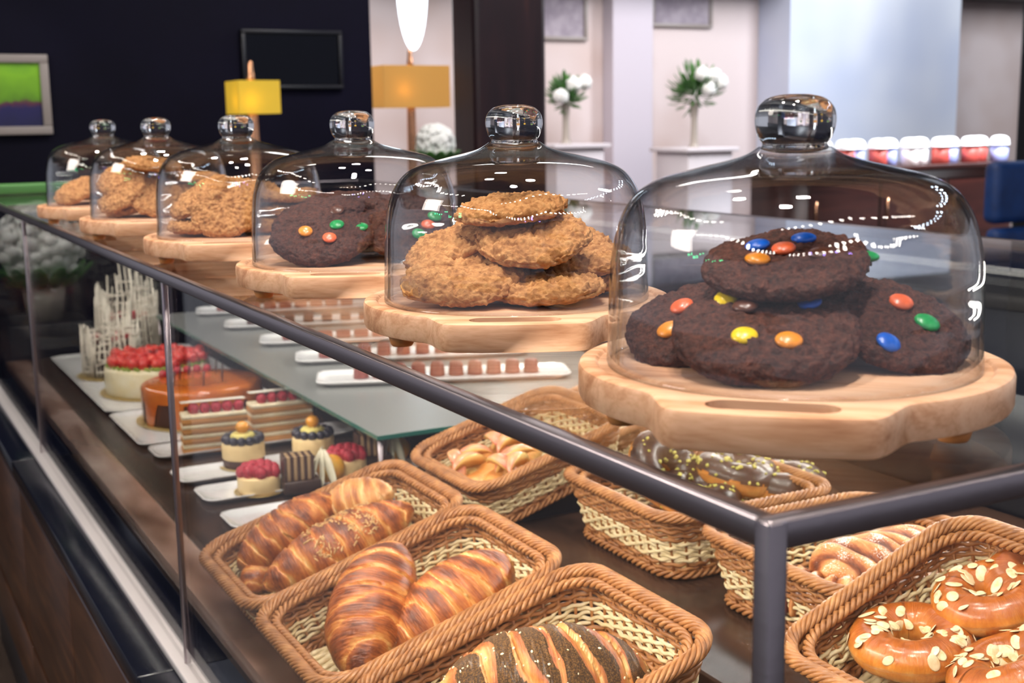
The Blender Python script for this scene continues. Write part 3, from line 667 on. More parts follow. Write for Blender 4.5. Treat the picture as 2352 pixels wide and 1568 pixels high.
# rolled paper-thin slice tucked under, small piece in the middle basket
croissant(BB, (868, 1535), (915, 1470), .022, .0, 9, 'small croissant tip tucked between the two plump croissants', gb, ha=.04, hb=.04, nl=2, nt=60, na=40)
croissant(BA, (560, 1355), (650, 1270), .028, .0, 10, 'golden roll under the nut topped croissant', ga, ha=.035, hb=.035, nl=2, nt=70, na=48)
def paper(BM, w, l, x, y, label):
    n = 14; V = []; F = []
    for i in range(n):
        for j in range(n):
            px = (i/(n-1)-.5)*w; py = (j/(n-1)-.5)*l; e = max(0, abs(i/(n-1)-.5)*2-.75)+max(0, abs(j/(n-1)-.5)*2-.75)
            V.append((px, py, .0012+.03*e*e*4*.5+.0012*noise.noise(Vector((px*40, py*40, 1)))))
    for i in range(n-1):
        for j in range(n-1): F.append((i*n+j, (i+1)*n+j, (i+1)*n+j+1, i*n+j+1))
    o = solo('paper_liner', MB().add((V, F)), pbr('baking_paper', srgb(196, 160, 132), .6), label, 'baking paper', BM @ T(x, y, .0105))
    md = o.modifiers.new('t', 'SOLIDIFY'); md.thickness = .0006
for BM, nm in ((BA, 'farthest'), (BB, 'middle'), (BC, 'nearest')): paper(BM, .2, .19, 0, 0, 'sheet of brown baking paper lining the %s front basket' % nm)

# ring breads with almond flakes
M_BUN = bake_mat('glazed_bun_crust', [(0, srgb(238, 190, 110)), (.3, srgb(214, 135, 55)), (.6, srgb(180, 95, 30)), (1, srgb(120, 55, 18))], .2, .25, coat=.5)
M_ALM = pbr('almond_flake', srgb(236, 212, 165), .45, var=[(.3, srgb(215, 180, 125)), (.7, srgb(244, 228, 190))], scale=150)
def ring_mesh(name, Ra, Rb, seed, mat, na=96, nb=40, wob=.1, sq=.92):
    V = []; F = []; bk = []; uv = []; off = Vector((seed*5.1, seed, seed*2.2))
    for i in range(na):
        a = 2*PI*i/na; w = 1+wob*noise.noise(Vector((math.cos(a)*1.2, math.sin(a)*1.2, 0))+off)
        for k in range(nb):
            b = 2*PI*k/nb; r = Rb*w*(1+.05*noise.noise(Vector((math.cos(a)*3, math.sin(a)*3, b))+off))
            V.append(((Ra+r*math.cos(b))*math.cos(a), (Ra+r*math.cos(b))*math.sin(a), r*math.sin(b)*sq+Rb*.9))
            bk.append(.25+.4*max(0, math.sin(b))+.12*noise.noise(Vector((a, b, seed)))); uv.append((a*Ra, b*Rb, seed))
    for i in range(na):
        for k in range(nb): F.append((i*nb+k, ((i+1) % na)*nb+k, ((i+1) % na)*nb+(k+1) % nb, i*nb+(k+1) % nb))
    me = MB().add((V, F)).mesh(name, mat); attr(me, 'bake', bk); attr(me, 'uvw', uv, True); attr(me, 'seed', [0]*len(V)); return me
def flake():
    V, F = ball(1, 14, 6, (.0085, .0055, .0007)); return V, F
def ring_bread(BM, p, h, Ra, Rb, tilt, label, seed, lean=0, n=40):
    q = on_plane(*p, BM, h)
    M = BM @ T(q.x, q.y, h-Rb*.9, R(tilt), R(lean), seed)
    o = solo('almond_ring', ring_mesh('almond_ring', Ra, Rb, seed, M_BUN), None, label, 'bread ring', M, 'almond rings in the right basket')
    bits('almond_flakes', M_ALM, o, surf_pts(o, n, lambda v: v.normal.z > .25 and noise.noise(v.co*28+Vector((seed*3, 0, 0))) > -.25, .0004, (.8, 1.25)), flake, None)
ring_bread(BI, (2085, 1478), .045, .043, .025, 12, 'glossy ring bread with almond flakes, frontmost in the right basket', 1, 6, 55)
ring_bread(BI, (2275, 1378), .050, .040, .025, 8, 'glossy ring bread with almond flakes, behind the frontmost one', 2, 0)
ring_bread(BI, (2330, 1545), .050, .040, .025, 16, 'glossy ring bread with almond flakes at the bottom right corner', 3, 0)
ring_bread(BI, (2390, 1330), .048, .038, .025, 0, 'glossy ring bread cut by the right picture edge', 4, 0)
# chocolate rings with pistachio
M_CGL = pbr('chocolate_glaze', srgb(52, 34, 30), .34, coat=.12, var=[(.3, srgb(40, 25, 22)), (.7, srgb(72, 48, 42))], scale=30)
M_PIST = pbr('chopped_pistachio', srgb(190, 180, 70), .6, var=[(.3, srgb(150, 150, 50)), (.7, srgb(215, 200, 110))], scale=200)
def choc_ring(p, h, tilt, lean, label, seed, n=60, Ra=.041, Rb=.027):
    q = on_plane(*p, BF, h); M = BF @ T(q.x, q.y, h-Rb*.9, R(tilt), R(lean), seed)
    o = thing('glazed_ring', label, 'glazed ring', M, 'chocolate rings in the basket')
    part('dough', ring_mesh('dough', Ra, Rb, seed, M_BUN), None, o, label='golden brown dough')
    gl = ring_mesh('glaze', Ra, Rb*1.035, seed, M_CGL)
    bm = bmesh.new(); bm.from_mesh(gl); bmesh.ops.delete(bm, geom=[f for f in bm.faces if f.calc_center_median().z < Rb*(.95+.18*noise.noise(f.calc_center_median()*40))], context='FACES'); bm.to_mesh(gl); bm.free()
    g = part('glaze', gl, None, o, label='dark chocolate glaze')
    bits('pistachio_crumbs', M_PIST, g, surf_pts(g, n, lambda v: v.normal.z > .1, .0008, (.5, 1.3)), lambda: rbox(.0065, .005, .004, .0012, 1))
choc_ring((1690, 1085), .092, 10, 0, 'chocolate glazed ring with pistachio crumbs, at the right in its basket', 1, 80)
choc_ring((1505, 1062), .108, -8, -52, 'chocolate glazed ring standing on edge, brown side showing', 2, 60)
choc_ring((1800, 1108), .075, 0, 0, 'chocolate glazed ring lying underneath at the right rim', 3, 50)
choc_ring((1600, 1135), .070, 0, 6, 'chocolate glazed ring lowest at the front of its basket', 5, 50)
# sugar dusted pastries
M_SUG = bake_mat('sugar_dusted_crust', [(0, srgb(250, 236, 214)), (.3, srgb(240, 205, 160)), (.52, srgb(216, 146, 84)), (.8, srgb(150, 78, 36)), (1, srgb(92, 44, 22))], .5, .5, fleck=[(.3, srgb(246, 234, 226)), (.7, srgb(240, 226, 220))], coat=0)
def plait(label, pa, pb, h, Rr, seed, extra=0):
    a = on_plane(*pa, BH, h); b = on_plane(*pb, BH, h); d = b-a; c = (a+b)/2; L = d.length
    M = BH @ T(c.x, c.y, .012+extra, 0, 0, math.atan2(d.y, d.x))
    nt, na = 150, 48; V = []; F = []; bk = []; uv = []; sd = []
    for i in range(nt+1):
        u = i/nt*2-1; e = max(.05, (1-abs(u)**4))**.5
        for k in range(na):
            th = 2*PI*k/na; ph = u*11+1.5*math.cos(th)+1.2*noise.noise(Vector((u*3, math.cos(th), seed*3)))
            rd = abs(math.sin(ph)); m = 1+.2*(rd-.5)+.22*noise.noise(Vector((u*4, math.cos(th), seed)))
            V.append((u*L/2, math.cos(th)*Rr*1.5*e*m, max(-.3, math.sin(th))*Rr*e*m+.3*Rr)); bk.append(.95-.50*rd+.12*noise.noise(Vector((u*8, th, seed)))); uv.append((u*L/2, th*Rr, seed))
            sd.append(.26*rd*max(0, math.sin(th))+.45*noise.noise(Vector((u*5, math.cos(th)*2, seed))))
    for i in range(nt):
        for k in range(na): F.append((i*na+k, (i+1)*na+k, (i+1)*na+(k+1) % na, i*na+(k+1) % na))
    F += [tuple(range(na)), tuple(nt*na+k for k in range(na))[::-1]]
    me = MB().add((V, F)).mesh('plaited_pastry', M_SUG); attr(me, 'bake', bk); attr(me, 'uvw', uv, True); attr(me, 'seed', sd)
    solo('plaited_pastry', me, None, label, 'pastry', M, 'sugar dusted pastries')
plait('sugar dusted slashed pastry at the back, below the right steel rail', (1890, 1270), (2140, 1195), .105, .033, 1, .052)
plait('sugar dusted lattice pastry at the front, just right of the corner post', (1770, 1300), (2010, 1345), .08, .031, 2, .026)
plait('sugar dusted pastry lying underneath in the same basket', (1800, 1255), (2080, 1290), .08, .033, 3, .0)
# apple pastries
M_APS = pbr('apple_skin', srgb(206, 120, 92), .3, coat=.3, var=[(.3, srgb(186, 84, 62)), (.55, srgb(220, 150, 112)), (.75, srgb(222, 178, 110))], scale=30)
M_APF = pbr('apple_flesh', srgb(238, 200, 120), .35, coat=.2)
M_PUFF = bake_mat('puff_pastry', [(.0, srgb(250, 222, 165)), (.4, srgb(238, 182, 108)), (.7, srgb(214, 140, 66)), (1.0, srgb(165, 92, 40))], .34, .5)
def wedge_slice():
    """an apple wedge: flesh faces plus a rounded skin side"""
    n = 18; V = []; F = []; MI = []
    for i in range(n+1):
        a = PI*i/n-PI/2; c = math.cos(a)*.034+.0002; z = math.sin(a)*.040
        V += [(0, c*.35, z), (c*.34, c, z), (c*.12, c*1.08, z), (-c*.12, c*1.08, z), (-c*.34, c, z)]
    for i in range(n):
        for k in range(5): F.append((i*5+k, i*5+(k+1) % 5, (i+1)*5+(k+1) % 5, (i+1)*5+k)); MI.append(1 if k in (1, 2, 3) else 0)
    return V, F, MI
def apple_pastry(BM, p, h, label, seed, ring=False, extra=0):
    q = on_plane(*p, BM, h); M = BM @ T(q.x, q.y, .012+extra, 0, 0, seed*1.3)
    o = thing('apple_pastry', label, 'pastry', M, 'apple pastries')
    part('pastry_base', ring_mesh('pastry_base', .034, .024, seed, M_PUFF, sq=.75), None, o)
    fl = MB().add(lathe([(0, .012), (.03, .012), (.034, .026), (.02, .032), (0, .033)], 32)); part('filling', fl, M_APF, o, label='yellow apple filling')
    for k in range(0 if ring else 3):
        V, F, MI = wedge_slice(); mb = MB(); mb.add((V, F)); mb.MI = MI
        part('apple_slice', mb, [M_APF, M_APS], o, T(.018*math.cos(k*2.1+seed), .018*math.sin(k*2.1+seed), .036, R(70), 0, k*2.1+seed+.6), label='apple wedge with red skin')
apple_pastry(BD, (1075, 1075), .05, 'apple pastry with red skinned wedges, at left in its basket', 1)
apple_pastry(BD, (1165, 1030), .05, 'apple pastry with red skinned wedges, at the back under the steel rail', 2)
apple_pastry(BD, (1180, 1085), .05, 'apple pastry with yellow wedges, nearest the front of its basket', 3, extra=.004)
apple_pastry(BE, (1262, 968), .055, 'round golden pastry with a hollow middle in the back basket', 4, True, .012)
apple_pastry(BE, (1345, 1010), .05, 'dark speckled pastry half hidden at the right of the back basket', 5)

# ================================================================== plates, cakes, chocolates
def plate_mesh(L, W, name='plate', h=.012):
    def ring(k, z): P, _, _ = rrect(W*1-2*k, L-2*k, .022, 64); return [(p[0], p[1], z) for p in P]
    lv = [(.018, 0), (.004, h*.7), (0, h), (.001, h+.0015), (.005, h+.0002), (.02, h*.55), (.03, h*.5)]
    V = []; F = []
    for k, z in lv: V += ring(k, z)
    for i in range(len(lv)-1):
        for k in range(64): F.append((i*64+k, i*64+(k+1) % 64, (i+1)*64+(k+1) % 64, (i+1)*64+k))
    F += [tuple(range(64))[::-1], tuple((len(lv)-1)*64+k for k in range(64))]
    return MB().add((V, F)).mesh(name, M_PORC)
PL_L = plate_mesh(.47, .115); PL_S = plate_mesh(.42, .62)
def plate(me, x, y, z, rz, label, group): return solo('plate', me, None, label, 'plate', T(x, y, z+.0004, 0, 0, rz), group)
PZ = DK+.0068
gp = 'white plates on the deck'
plate(plate_mesh(.44, .92), .795, 3.72, DK, 0, 'large white platter under the strawberry cake', gp)
plate(plate_mesh(.42, .37), .785, 3.06, DK, 0, 'white square platter under the caramel cake', gp)
plate(PL_L, .82, 2.80, DK, 0, 'long white plate under the two layered slices', gp)
plate(PL_L, .815, 2.573, DK, 0, 'long white plate under the blueberry tartlets', gp)
plate(PL_L, .825, 2.415, DK, 0, 'long white plate under the raspberry tartlet and striped bars', gp)
plate(PL_L, .825, 2.225, DK, 0, 'empty white plate end behind the farthest front basket', gp)
# chocolates
M_PRAL = pbr('milk_chocolate', srgb(128, 66, 58), .4, var=[(.3, srgb(112, 54, 48)), (.7, srgb(142, 76, 66))], scale=60)
M_PRALD = pbr('dark_chocolate', srgb(70, 40, 36), .35)
PRAL = MB().add(lathe(smooth_prof([(0, 0), (.014, 0), (.0155, .002), (.014, .016), (.0115, .0215), (.006, .0235), (0, .024)], 30), 24)).mesh('chocolate', M_PRAL)
CUBE = MB().add(rbox(.026, .026, .018, .003), 0, T(0, 0, .009)).mesh('chocolate', M_PRALD)
BAR = MB().add(rbox(.034, .024, .015, .004), 0, T(0, 0, .0075)).mesh('chocolate', M_PRAL)
PL_C = plate_mesh(.58, .145)
names5 = ['nearest', 'second', 'third', 'fourth', 'farthest']
rows = [((.72, 2.07), (1.14, 1.90), PRAL, 10, 'domed milk chocolate'), ((.735, 2.29), (1.20, 2.125), PRAL, 9, 'domed milk chocolate'), ((.74, 2.52), (1.2, 2.36), BAR, 9, 'oblong milk chocolate'),
        ((.735, 2.765), (1.2, 2.62), CUBE, 8, 'square dark chocolate'), ((.735, 3.0), (1.2, 2.875), BAR, 9, 'oblong milk chocolate')]
for i, (a, b, me, n, kind) in enumerate(rows):
    a = Vector(a)*1.302; b = Vector(b)*1.302; c = (a+b)/2; ang = math.atan2((b-a).y, (b-a).x); sh_y = .0
    plate(PL_C, c.x, c.y+sh_y, SZ, ang, 'white oblong plate of chocolates, %s of five on the glass shelf' % names5[i], 'chocolate plates on the shelf')
    d = (b-a).normalized(); st = (.40)/n; off = .09
    nrm = Vector((-d.y, d.x))
    for k in range(n):
        p = a+d*(off+k*(.435/n)+.016)
        p = p - nrm*.0
        solo('chocolate', me, None, '%s, %s from the left on the %s plate of the glass shelf' % (kind, ORD[k], names5[i]), 'chocolate', T(p.x, p.y+sh_y, SZ+.0076, 0, 0, ang, (1.14, 1.14, 1.35)), 'chocolates on the %s plate' % names5[i])

def disc(r, h, b=.006, n=64): return lathe([(0, 0), (r-.002, 0), (r, .003), (r, h-b), (r-b*.3, h-b*.3), (r-b, h), (0, h)], n)
M_CREAM = pbr('whipped_cream', srgb(248, 234, 200), .5, var=[(.3, srgb(236, 216, 168)), (.7, srgb(252, 242, 216))], scale=25, bump=.4, bscale=70)
M_STRAW = pbr('strawberry', srgb(205, 40, 40), .28, coat=.4, var=[(.35, srgb(186, 28, 34)), (.6, srgb(222, 70, 58)), (.75, srgb(240, 150, 120))], scale=60)
M_RASP = pbr('raspberry', srgb(176, 30, 48), .4, var=[(.3, srgb(140, 18, 34)), (.6, srgb(196, 48, 66))], scale=160, bump=.8, bscale=260)
M_BLUE = pbr('blueberry', srgb(34, 30, 48), .3, coat=.3)
M_CARA = pbr('caramel_glaze', srgb(206, 106, 32), .18, coat=.7, var=[(.3, srgb(186, 84, 22)), (.7, srgb(222, 128, 48))], scale=8)
M_SPNG = pbr('dark_sponge', srgb(74, 44, 32), .8, bump=.5)
M_GREEN = pbr('green_kiwi_bits', srgb(130, 150, 50), .5)
M_WCHOC = pbr('white_chocolate', srgb(240, 230, 214), .45)
M_CAKED = pbr('dark_cake_icing', srgb(58, 36, 28), .35)
M_BISC = pbr('sponge_layer', srgb(198, 138, 76), .8, bump=.6, bscale=300)
M_CUST = pbr('custard', srgb(246, 214, 156), .5)
M_GELO = pbr('orange_jelly', srgb(240, 160, 30), .2, coat=.5)
M_YEL = pbr('pale_yellow_cream', srgb(228, 210, 120), .4)
# strawberry cake
sx, sy, sz = .765, 3.505, DK+.0066
ck = thing('strawberry_cake', 'round cream cake topped with red strawberries on the large platter', 'cake', T(sx, sy, sz))
part('cake_board', MB().add(disc(.158, .003, .001)), M_BOARDG, ck)
part('cream_body', MB().add(disc(.142, .075, .010), 0, T(0, 0, .0035)), M_CREAM, ck)
random.seed(3)
for k in range(62):
    rr = .128*math.sqrt((k+.5)/62); a = k*2.39996
    dark = rr < .07 and k % 5 == 1
    if dark: part('blackberry', MB().add(blob(.011, k, .2, 3, 12, 8)), M_BLUE, ck, T(rr*math.cos(a), rr*math.sin(a), .094), label='dark blackberry')
    else: part('strawberry', MB().add(blob(.0155, k, .14, 1.4, 12, 8, (1, 1, 1.15))), M_STRAW, ck, T(rr*math.cos(a), rr*math.sin(a), .088+random.uniform(0, .012), random.random(), random.random(), random.random()*6))
g = MB()
for k in range(40): a = k*2*PI/40+random.uniform(-.06, .06); g.add(rbox(.02, .008, .008, .002, 1), 0, T(.132*math.cos(a), .132*math.sin(a), .081, random.uniform(-.5, .5), .3, a+1.3))
o = part('fruit_trim', g, M_GREEN, ck, label='green fruit pieces round the edge'); o['kind'] = 'stuff'
# caramel cake with drips
cx_, cy_ = .785, 3.105
ck = thing('caramel_cake', 'round cake with glossy orange caramel dripping over dark sponge', 'cake', T(cx_, cy_, DK+.0066))
part('cake_board', MB().add(disc(.165, .003, .001)), M_BOARDG, ck)
part('sponge', MB().add(disc(.146, .088, .008), 0, T(0, 0, .0035)), M_SPNG, ck, label='dark chocolate sponge')
nA = 180; V = []; F = []
prof = [(0, .0965), (.07, .0965), (.135, .096), (.145, .093), (.1495, .087)]
for r_, z_ in prof[1:]: V += [(r_*math.cos(2*PI*k/nA), r_*math.sin(2*PI*k/nA), z_) for k in range(nA)]
for q in range(8):
    for k in range(nA):
        a = 2*PI*k/nA; f = .5+.5*math.sin(k*2*PI/nA*13+1.2*math.sin(k*.21)); dl = .026+.058*max(0, min(1, (f-.3)*2.6))
        V.append((.1497*math.cos(a), .1497*math.sin(a), .087-dl*(q+1)/8))
nr_ = 4+8
for i in range(nr_-1):
    for k in range(nA): F.append((i*nA+k, (i+1)*nA+k, (i+1)*nA+(k+1) % nA, i*nA+(k+1) % nA))
F.append(tuple(range(nA)))
part('caramel_glaze', MB().add((V, F)), M_CARA, ck, label='glossy orange caramel glaze')
for k in range(7):
    a = k*.9; rr = .05+.05*((k*37) % 10)/10
    part('chocolate_stick', MB().add(tube([(rr*math.cos(a), rr*math.sin(a), .095), (rr*math.cos(a)+.004, rr*math.sin(a), .132)], .0022, 6)), M_CAKED, ck, label='thin dark chocolate stick')
for k in range(6):
    a = 1.2+k*.22; part('raspberry', MB().add(blob(.011, k, .15, 4, 12, 8)), M_RASP, ck, T(.115*math.cos(a), .115*math.sin(a), .103))
# lattice cakes
def lace(w, h, seed):
    random.seed(seed); mb = MB()
    for k in range(int(w/.011)+1):
        x = -w/2+k*.011; hh = h*random.uniform(.62, 1); mb.add(tube([(x, 0, 0), (x+random.uniform(-.006, .006), random.uniform(-.003, .003), hh*.5), (x+random.uniform(-.008, .008), random.uniform(-.004, .004), hh)], [.0042, .0038, .0026], 6))
    for k in range(7):
        z = h*.1+h*.11*k; x0 = -w/2+random.uniform(0, w*.3); x1 = w/2-random.uniform(0, w*.3)
        mb.add(tube([(x0, 0, z), ((x0+x1)/2, .002, z+random.uniform(-.01, .01)), (x1, 0, z+random.uniform(-.008, .012))], .0034, 6))
    return mb
def lace_cake(x, y, label, r, h, sd, hh, berries):
    ck = thing('lattice_cake', label, 'cake', T(x, y, DK+.0066))
    part('cake_board', MB().add(disc(r+.03, .003, .001)), M_BOARDG, ck)
    part('cake_body', MB().add(disc(r, h, .006), 0, T(0, 0, .0035)), M_CAKED, ck, label='dark chocolate cake')
    n = 9
    for k in range(n):
        a = 2*PI*k/n; part('chocolate_lattice', lace(.062, hh*(.8+.2*((k*7) % 5)/4), sd+k), M_WCHOC, ck, T((r+.004)*math.cos(a), (r+.004)*math.sin(a), .004, 0, 0, a+PI/2), label='white chocolate lattice')
    for k in range(berries): a = k*2.4; part('raspberry', MB().add(blob(.012, k, .15, 4, 12, 8)), M_RASP, ck, T(.6*r*math.cos(a), .6*r*math.sin(a), h+.012))
lace_cake(.70, 3.80, 'tall dark cake fenced with white chocolate lattice, front left of platter', .075, .10, 5, .19, 4)
lace_cake(.80, 4.05, 'dark cake with raspberries behind white chocolate lattice, at the back', .085, .12, 25, .30, 7)
# layered slices
def slice_(x, y, rz, label):
    ck = thing('layer_slice', label, 'cake slice', T(x, y, DK+.0064, 0, 0, rz), 'layered slices')
    z = 0
    for k in range(4):
        part('sponge_layer', MB().add(rbox(.145, .056, .0125, .0025), 0, T(0, 0, z+.0063)), M_BISC, ck, label='brown sponge layer'); z += .0126
        part('cream_layer', MB().add(rbox(.144, .055, .0095, .003), 0, T(0, 0, z+.0048)), M_CREAM, ck, label='cream layer'); z += .0096
    for k in range(5): part('raspberry', MB().add(blob(.0125, k+3, .12, 4, 14, 10, (1, 1, 1.1))), M_RASP, ck, T(-.044+k*.025, -.006, z+.0105))
    part('chocolate_plank', MB().add(rbox(.142, .034, .0022, .0008), 0, T(0, .004, z+.0248, R(-6))), M_WCHOC, ck, label='thin white chocolate plank')
slice_(.722, 2.772, R(-8), 'layered sponge and cream slice with raspberries, the left one')
slice_(.886, 2.80, R(-2), 'layered sponge and cream slice with raspberries, the right one')
def blue_tart(x, y, label):
    ck = thing('blueberry_tartlet', label, 'tartlet', T(x, y, DK+.0066), 'blueberry tartlets')
    part('card_board', MB().add(disc(.052, .0015, .0005)), M_BOARDG, ck)
    part('base', MB().add(disc(.044, .02, .003), 0, T(0, 0, .0016)), M_SPNG, ck, label='dark crumb base')
    part('custard', MB().add(disc(.0455, .034, .004), 0, T(0, 0, .0195)), M_CUST, ck)
    for k in range(13): a = 2*PI*k/13; part('blueberry', MB().add(ball(.0098, 14, 10)), M_BLUE, ck, T(.037*math.cos(a), .037*math.sin(a), .0615))
    part('cream_ring', MB().add(lathe(smooth_prof([(0, .05), (.024, .05), (.027, .06), (.0255, .069), (.019, .0735), (0, .074)], 30), 32)), M_YEL, ck, label='pale yellow cream')
    part('orange_ball', MB().add(ball(.0145, 18, 12, (1, 1, .9)), 0, T(0, 0, .0855)), M_GELO, ck, label='orange jelly ball')
blue_tart(.738, 2.60, 'small tartlet ringed with blueberries and an orange ball, the left one')
blue_tart(.885, 2.57, 'small tartlet ringed with blueberries and an orange ball, the right one')
def rasp_tart(x, y, label):
    ck = thing('raspberry_tartlet', label, 'tartlet', T(x, y, DK+.0066), 'raspberry tartlets')
    part('card_board', MB().add(disc(.05, .0015, .0005)), M_BOARDG, ck)
    part('custard', MB().add(disc(.0425, .034, .004), 0, T(0, 0, .0016)), M_CUST, ck)
    for k in range(19):
        rr = .036*math.sqrt((k+.5)/19); a = k*2.39996
        part('raspberry', MB().add(blob(.0115, k, .12, 4, 14, 10, (1, 1, 1.15))), M_RASP, ck, T(rr*math.cos(a), rr*math.sin(a), .043+.012*(1-rr/.036)))
rasp_tart(.708, 2.395, 'raspberry tartlet at the left on its long white plate')
rasp_tart(.905, 2.425, 'raspberry tartlet farther right, behind an orange fruit')
M_STR1 = pbr('striped_dark', srgb(70, 44, 34), .4); M_STR2 = pbr('striped_pale', srgb(170, 138, 100), .5)
def stripe_bar(x, y, label, h=.062):
    ck = thing('striped_bar', label, 'cake bar', T(x, y, DK+.0066, 0, 0, R(-8)), 'striped bars')
    part('cake_base', MB().add(rbox(.075, .05, .026, .003), 0, T(.004, -.004, .013)), M_CAKED, ck, label='dark layered base')
    for k in range(9): part('stripe', MB().add(rbox(.0066, .042, h-.026, .001), 0, T(-.028+k*.0068, 0, .026+(h-.026)/2)), M_STR1 if k % 2 == 0 else M_STR2, ck, label='dark stripe' if k % 2 == 0 else 'pale stripe')
stripe_bar(.778, 2.36, 'bar striped dark and pale, beside the left raspberry tartlet', .075)
stripe_bar(.972, 2.455, 'bar striped dark and pale, just left of the apple pastry basket', .075)
M_PHYS = pbr('physalis', srgb(228, 150, 40), .35, coat=.3, var=[(.3, srgb(190, 160, 60)), (.6, srgb(236, 150, 36))], scale=30)
M_HUSK = pbr('papery_husk', srgb(214, 205, 180), .6)
def physalis(x, y, label, r=.03):
    ck = thing('golden_berry', label, 'fruit', T(x, y, DK+.0066), 'golden fruits'); part('fruit', MB().add(ball(r, 24, 16), 0, T(0, 0, r)), M_PHYS, ck)
    for k in range(4): a = .8+k*.5; part('husk_leaf', MB().add(ball(1, 10, 8, (.010, .003, .042)), 0, T(r*1.1*math.cos(a+2), r*1.1*math.sin(a+2), r*1.35, .3, .5, a)), M_HUSK, ck, label='pale papery husk leaf')
physalis(.853, 2.375, 'round orange golden berry with pale husk, between the striped bars')
physalis(1.04, 2.46, 'round orange golden berry at the far right of the cake plates', .027)

# green box on the far end of the counter
gx = at_z(45, 462, G+.001)
solo('green_box', MB().add(rbox(.5, .08, .03, .004), 0, T(0, 0, .0151)), pbr('green_card', srgb(70, 120, 60), .4), 'long green box at the far left end of the counter top', 'box', T(gx.x+.12, 4.17, G+.0015, 0, 0, 0))

# ================================================================== the hall behind
M_NAVY = pbr('dark_navy_wall', srgb(10, 9, 24), .7, spec=.12, var=[(.3, srgb(7, 6, 16)), (.7, srgb(14, 12, 34))], scale=.6)
M_STONE = pbr('beige_stone_wall', srgb(205, 185, 180), .7, var=[(.3, srgb(190, 165, 155)), (.6, srgb(215, 200, 198))], scale=1.1, detail=2)
M_WHITE = pbr('pale_blue_white_wall', srgb(205, 212, 228), .6, var=[(.35, srgb(188, 198, 222)), (.65, srgb(220, 225, 236))], scale=.8, detail=2)
M_MAHOG = wood_mat('dark_mahogany', [(.2, srgb(14, 8, 14)), (.6, srgb(36, 18, 22)), (.9, srgb(70, 34, 24))], .35, 'Z', .25)
M_FLOOR = pbr('dark_polished_floor', srgb(70, 58, 52), .2, var=[(.3, srgb(52, 42, 38)), (.7, srgb(92, 78, 70))], scale=1)
struct('floor', MB().add(box2(-9, 22, -6, 14, -.1, 0)), M_FLOOR)
def wallseg(name, xa, xb, Y, mat, dep=.2, zt=4.45):
    a = at_y(xa, 300, Y).x; b = at_y(xb, 300, Y).x
    return struct(name, MB().add(box2(a, b, Y, Y+dep, 0, zt)), mat)
wallseg('wall_left', -900, 858, 6.6, M_NAVY)
struct('wall_back', MB().add(box2(1, 22, 8.6, 8.8, 0, at_y(1700, -20, 8.6).z)), M_STONE)
struct('column_1', MB().add(box2(at_y(1040, 300, 6.7).x, at_y(1258, 300, 6.4).x, 6.4, 6.7, 0, 4.45, .03)), M_MAHOG)
a = at_y(1738, 300, 8.6).x; b = at_y(2195, 300, 8.2).x
struct('wall_panel_1', MB().add(box2(a, b, 8.2, 8.5995, 0, at_y(1700, -20, 8.6).z)), M_WHITE)
a = at_y(2332, 300, 6.5).x
struct('column_2', MB().add(box2(a, a+1.2, 6.0, 6.5, 0, 4.45, .03)), pbr('black_column', srgb(8, 8, 12), .6, spec=.15))
# shallow stone pilaster between the plants
a = at_y(1408, 300, 8.45).x; b = at_y(1500, 300, 8.45).x
struct('pilaster_1', MB().add(box2(a, b, 8.45, 8.5995, 0, at_y(1700, -20, 8.6).z, .01)), pbr('pale_stone', srgb(200, 192, 202), .7))
zs_ = at_y(1700, -20, 8.6).z; struct('added_soffit_1', MB().add(box2(1, 22, 8.19, 8.8, zs_+.0005, 4.45)), M_BLACK)  # unseen dark band overhead, added so the top glass mirrors less bright wall
struct('ceiling', MB().add(box2(-9, 22, -6, 14, 4.45, 4.55)), pbr('dark_ceiling', srgb(60, 56, 60), .8))
M_FRAME = pbr('grey_frame', srgb(150, 140, 135), .4)
# framed art and reliefs
def framed(name, x0, y0, x1, y1, Y, mat, label, cat, fw=.035, fm=None):
    a = at_y(x0, y1, Y); b = at_y(x1, y0, Y); w = b.x-a.x; h = b.z-a.z
    o = thing(name, label, cat, T((a.x+b.x)/2, Y-.002, (a.z+b.z)/2))
    part('canvas', MB().add(box2(-w/2+fw, w/2-fw, -.018, 0, -h/2+fw, h/2-fw)), mat, o, None, False)
    fr = MB()
    for bx in ((-w/2, w/2, h/2-fw, h/2), (-w/2, w/2, -h/2, -h/2+fw), (-w/2, -w/2+fw, -h/2+fw, h/2-fw), (w/2-fw, w/2, -h/2+fw, h/2-fw)): fr.add(box2(bx[0], bx[1], -.035, 0, bx[2], bx[3], .004))
    part('frame', fr, fm or M_FRAME, o)
    return o
m, nt, out = new_mat('abstract_painting'); p = N(nt, 'BsdfPrincipled', Roughness=.5); tc = N(nt, 'TexCoord'); sp = N(nt, 'SeparateXYZ'); nt.links.new(tc.outputs['Object'], sp.inputs[0])
n_ = N(nt, 'TexNoise', Scale=9, Detail=3); nt.links.new(tc.outputs['Object'], n_.inputs['Vector'])
a1 = N(nt, 'Math', operation='MULTIPLY_ADD'); a1.inputs[1].default_value = .16; nt.links.new(n_.outputs[0], a1.inputs[0]); nt.links.new(sp.outputs[2], a1.inputs[2])
a2 = N(nt, 'Math', operation='MULTIPLY_ADD'); a2.inputs[1].default_value = 2.2; a2.inputs[2].default_value = .36; nt.links.new(a1.outputs[0], a2.inputs[0])
nt.links.new(ramp(nt, a2.outputs[0], [(.1, srgb(14, 14, 60)), (.4, srgb(24, 20, 84)), (.47, srgb(92, 40, 60)), (.5, srgb(90, 140, 20)), (.75, srgb(130, 190, 30)), (1, srgb(90, 150, 40))]), p.inputs['Base Color']); nt.links.new(p.outputs[0], out.inputs[0]); M_ART = m
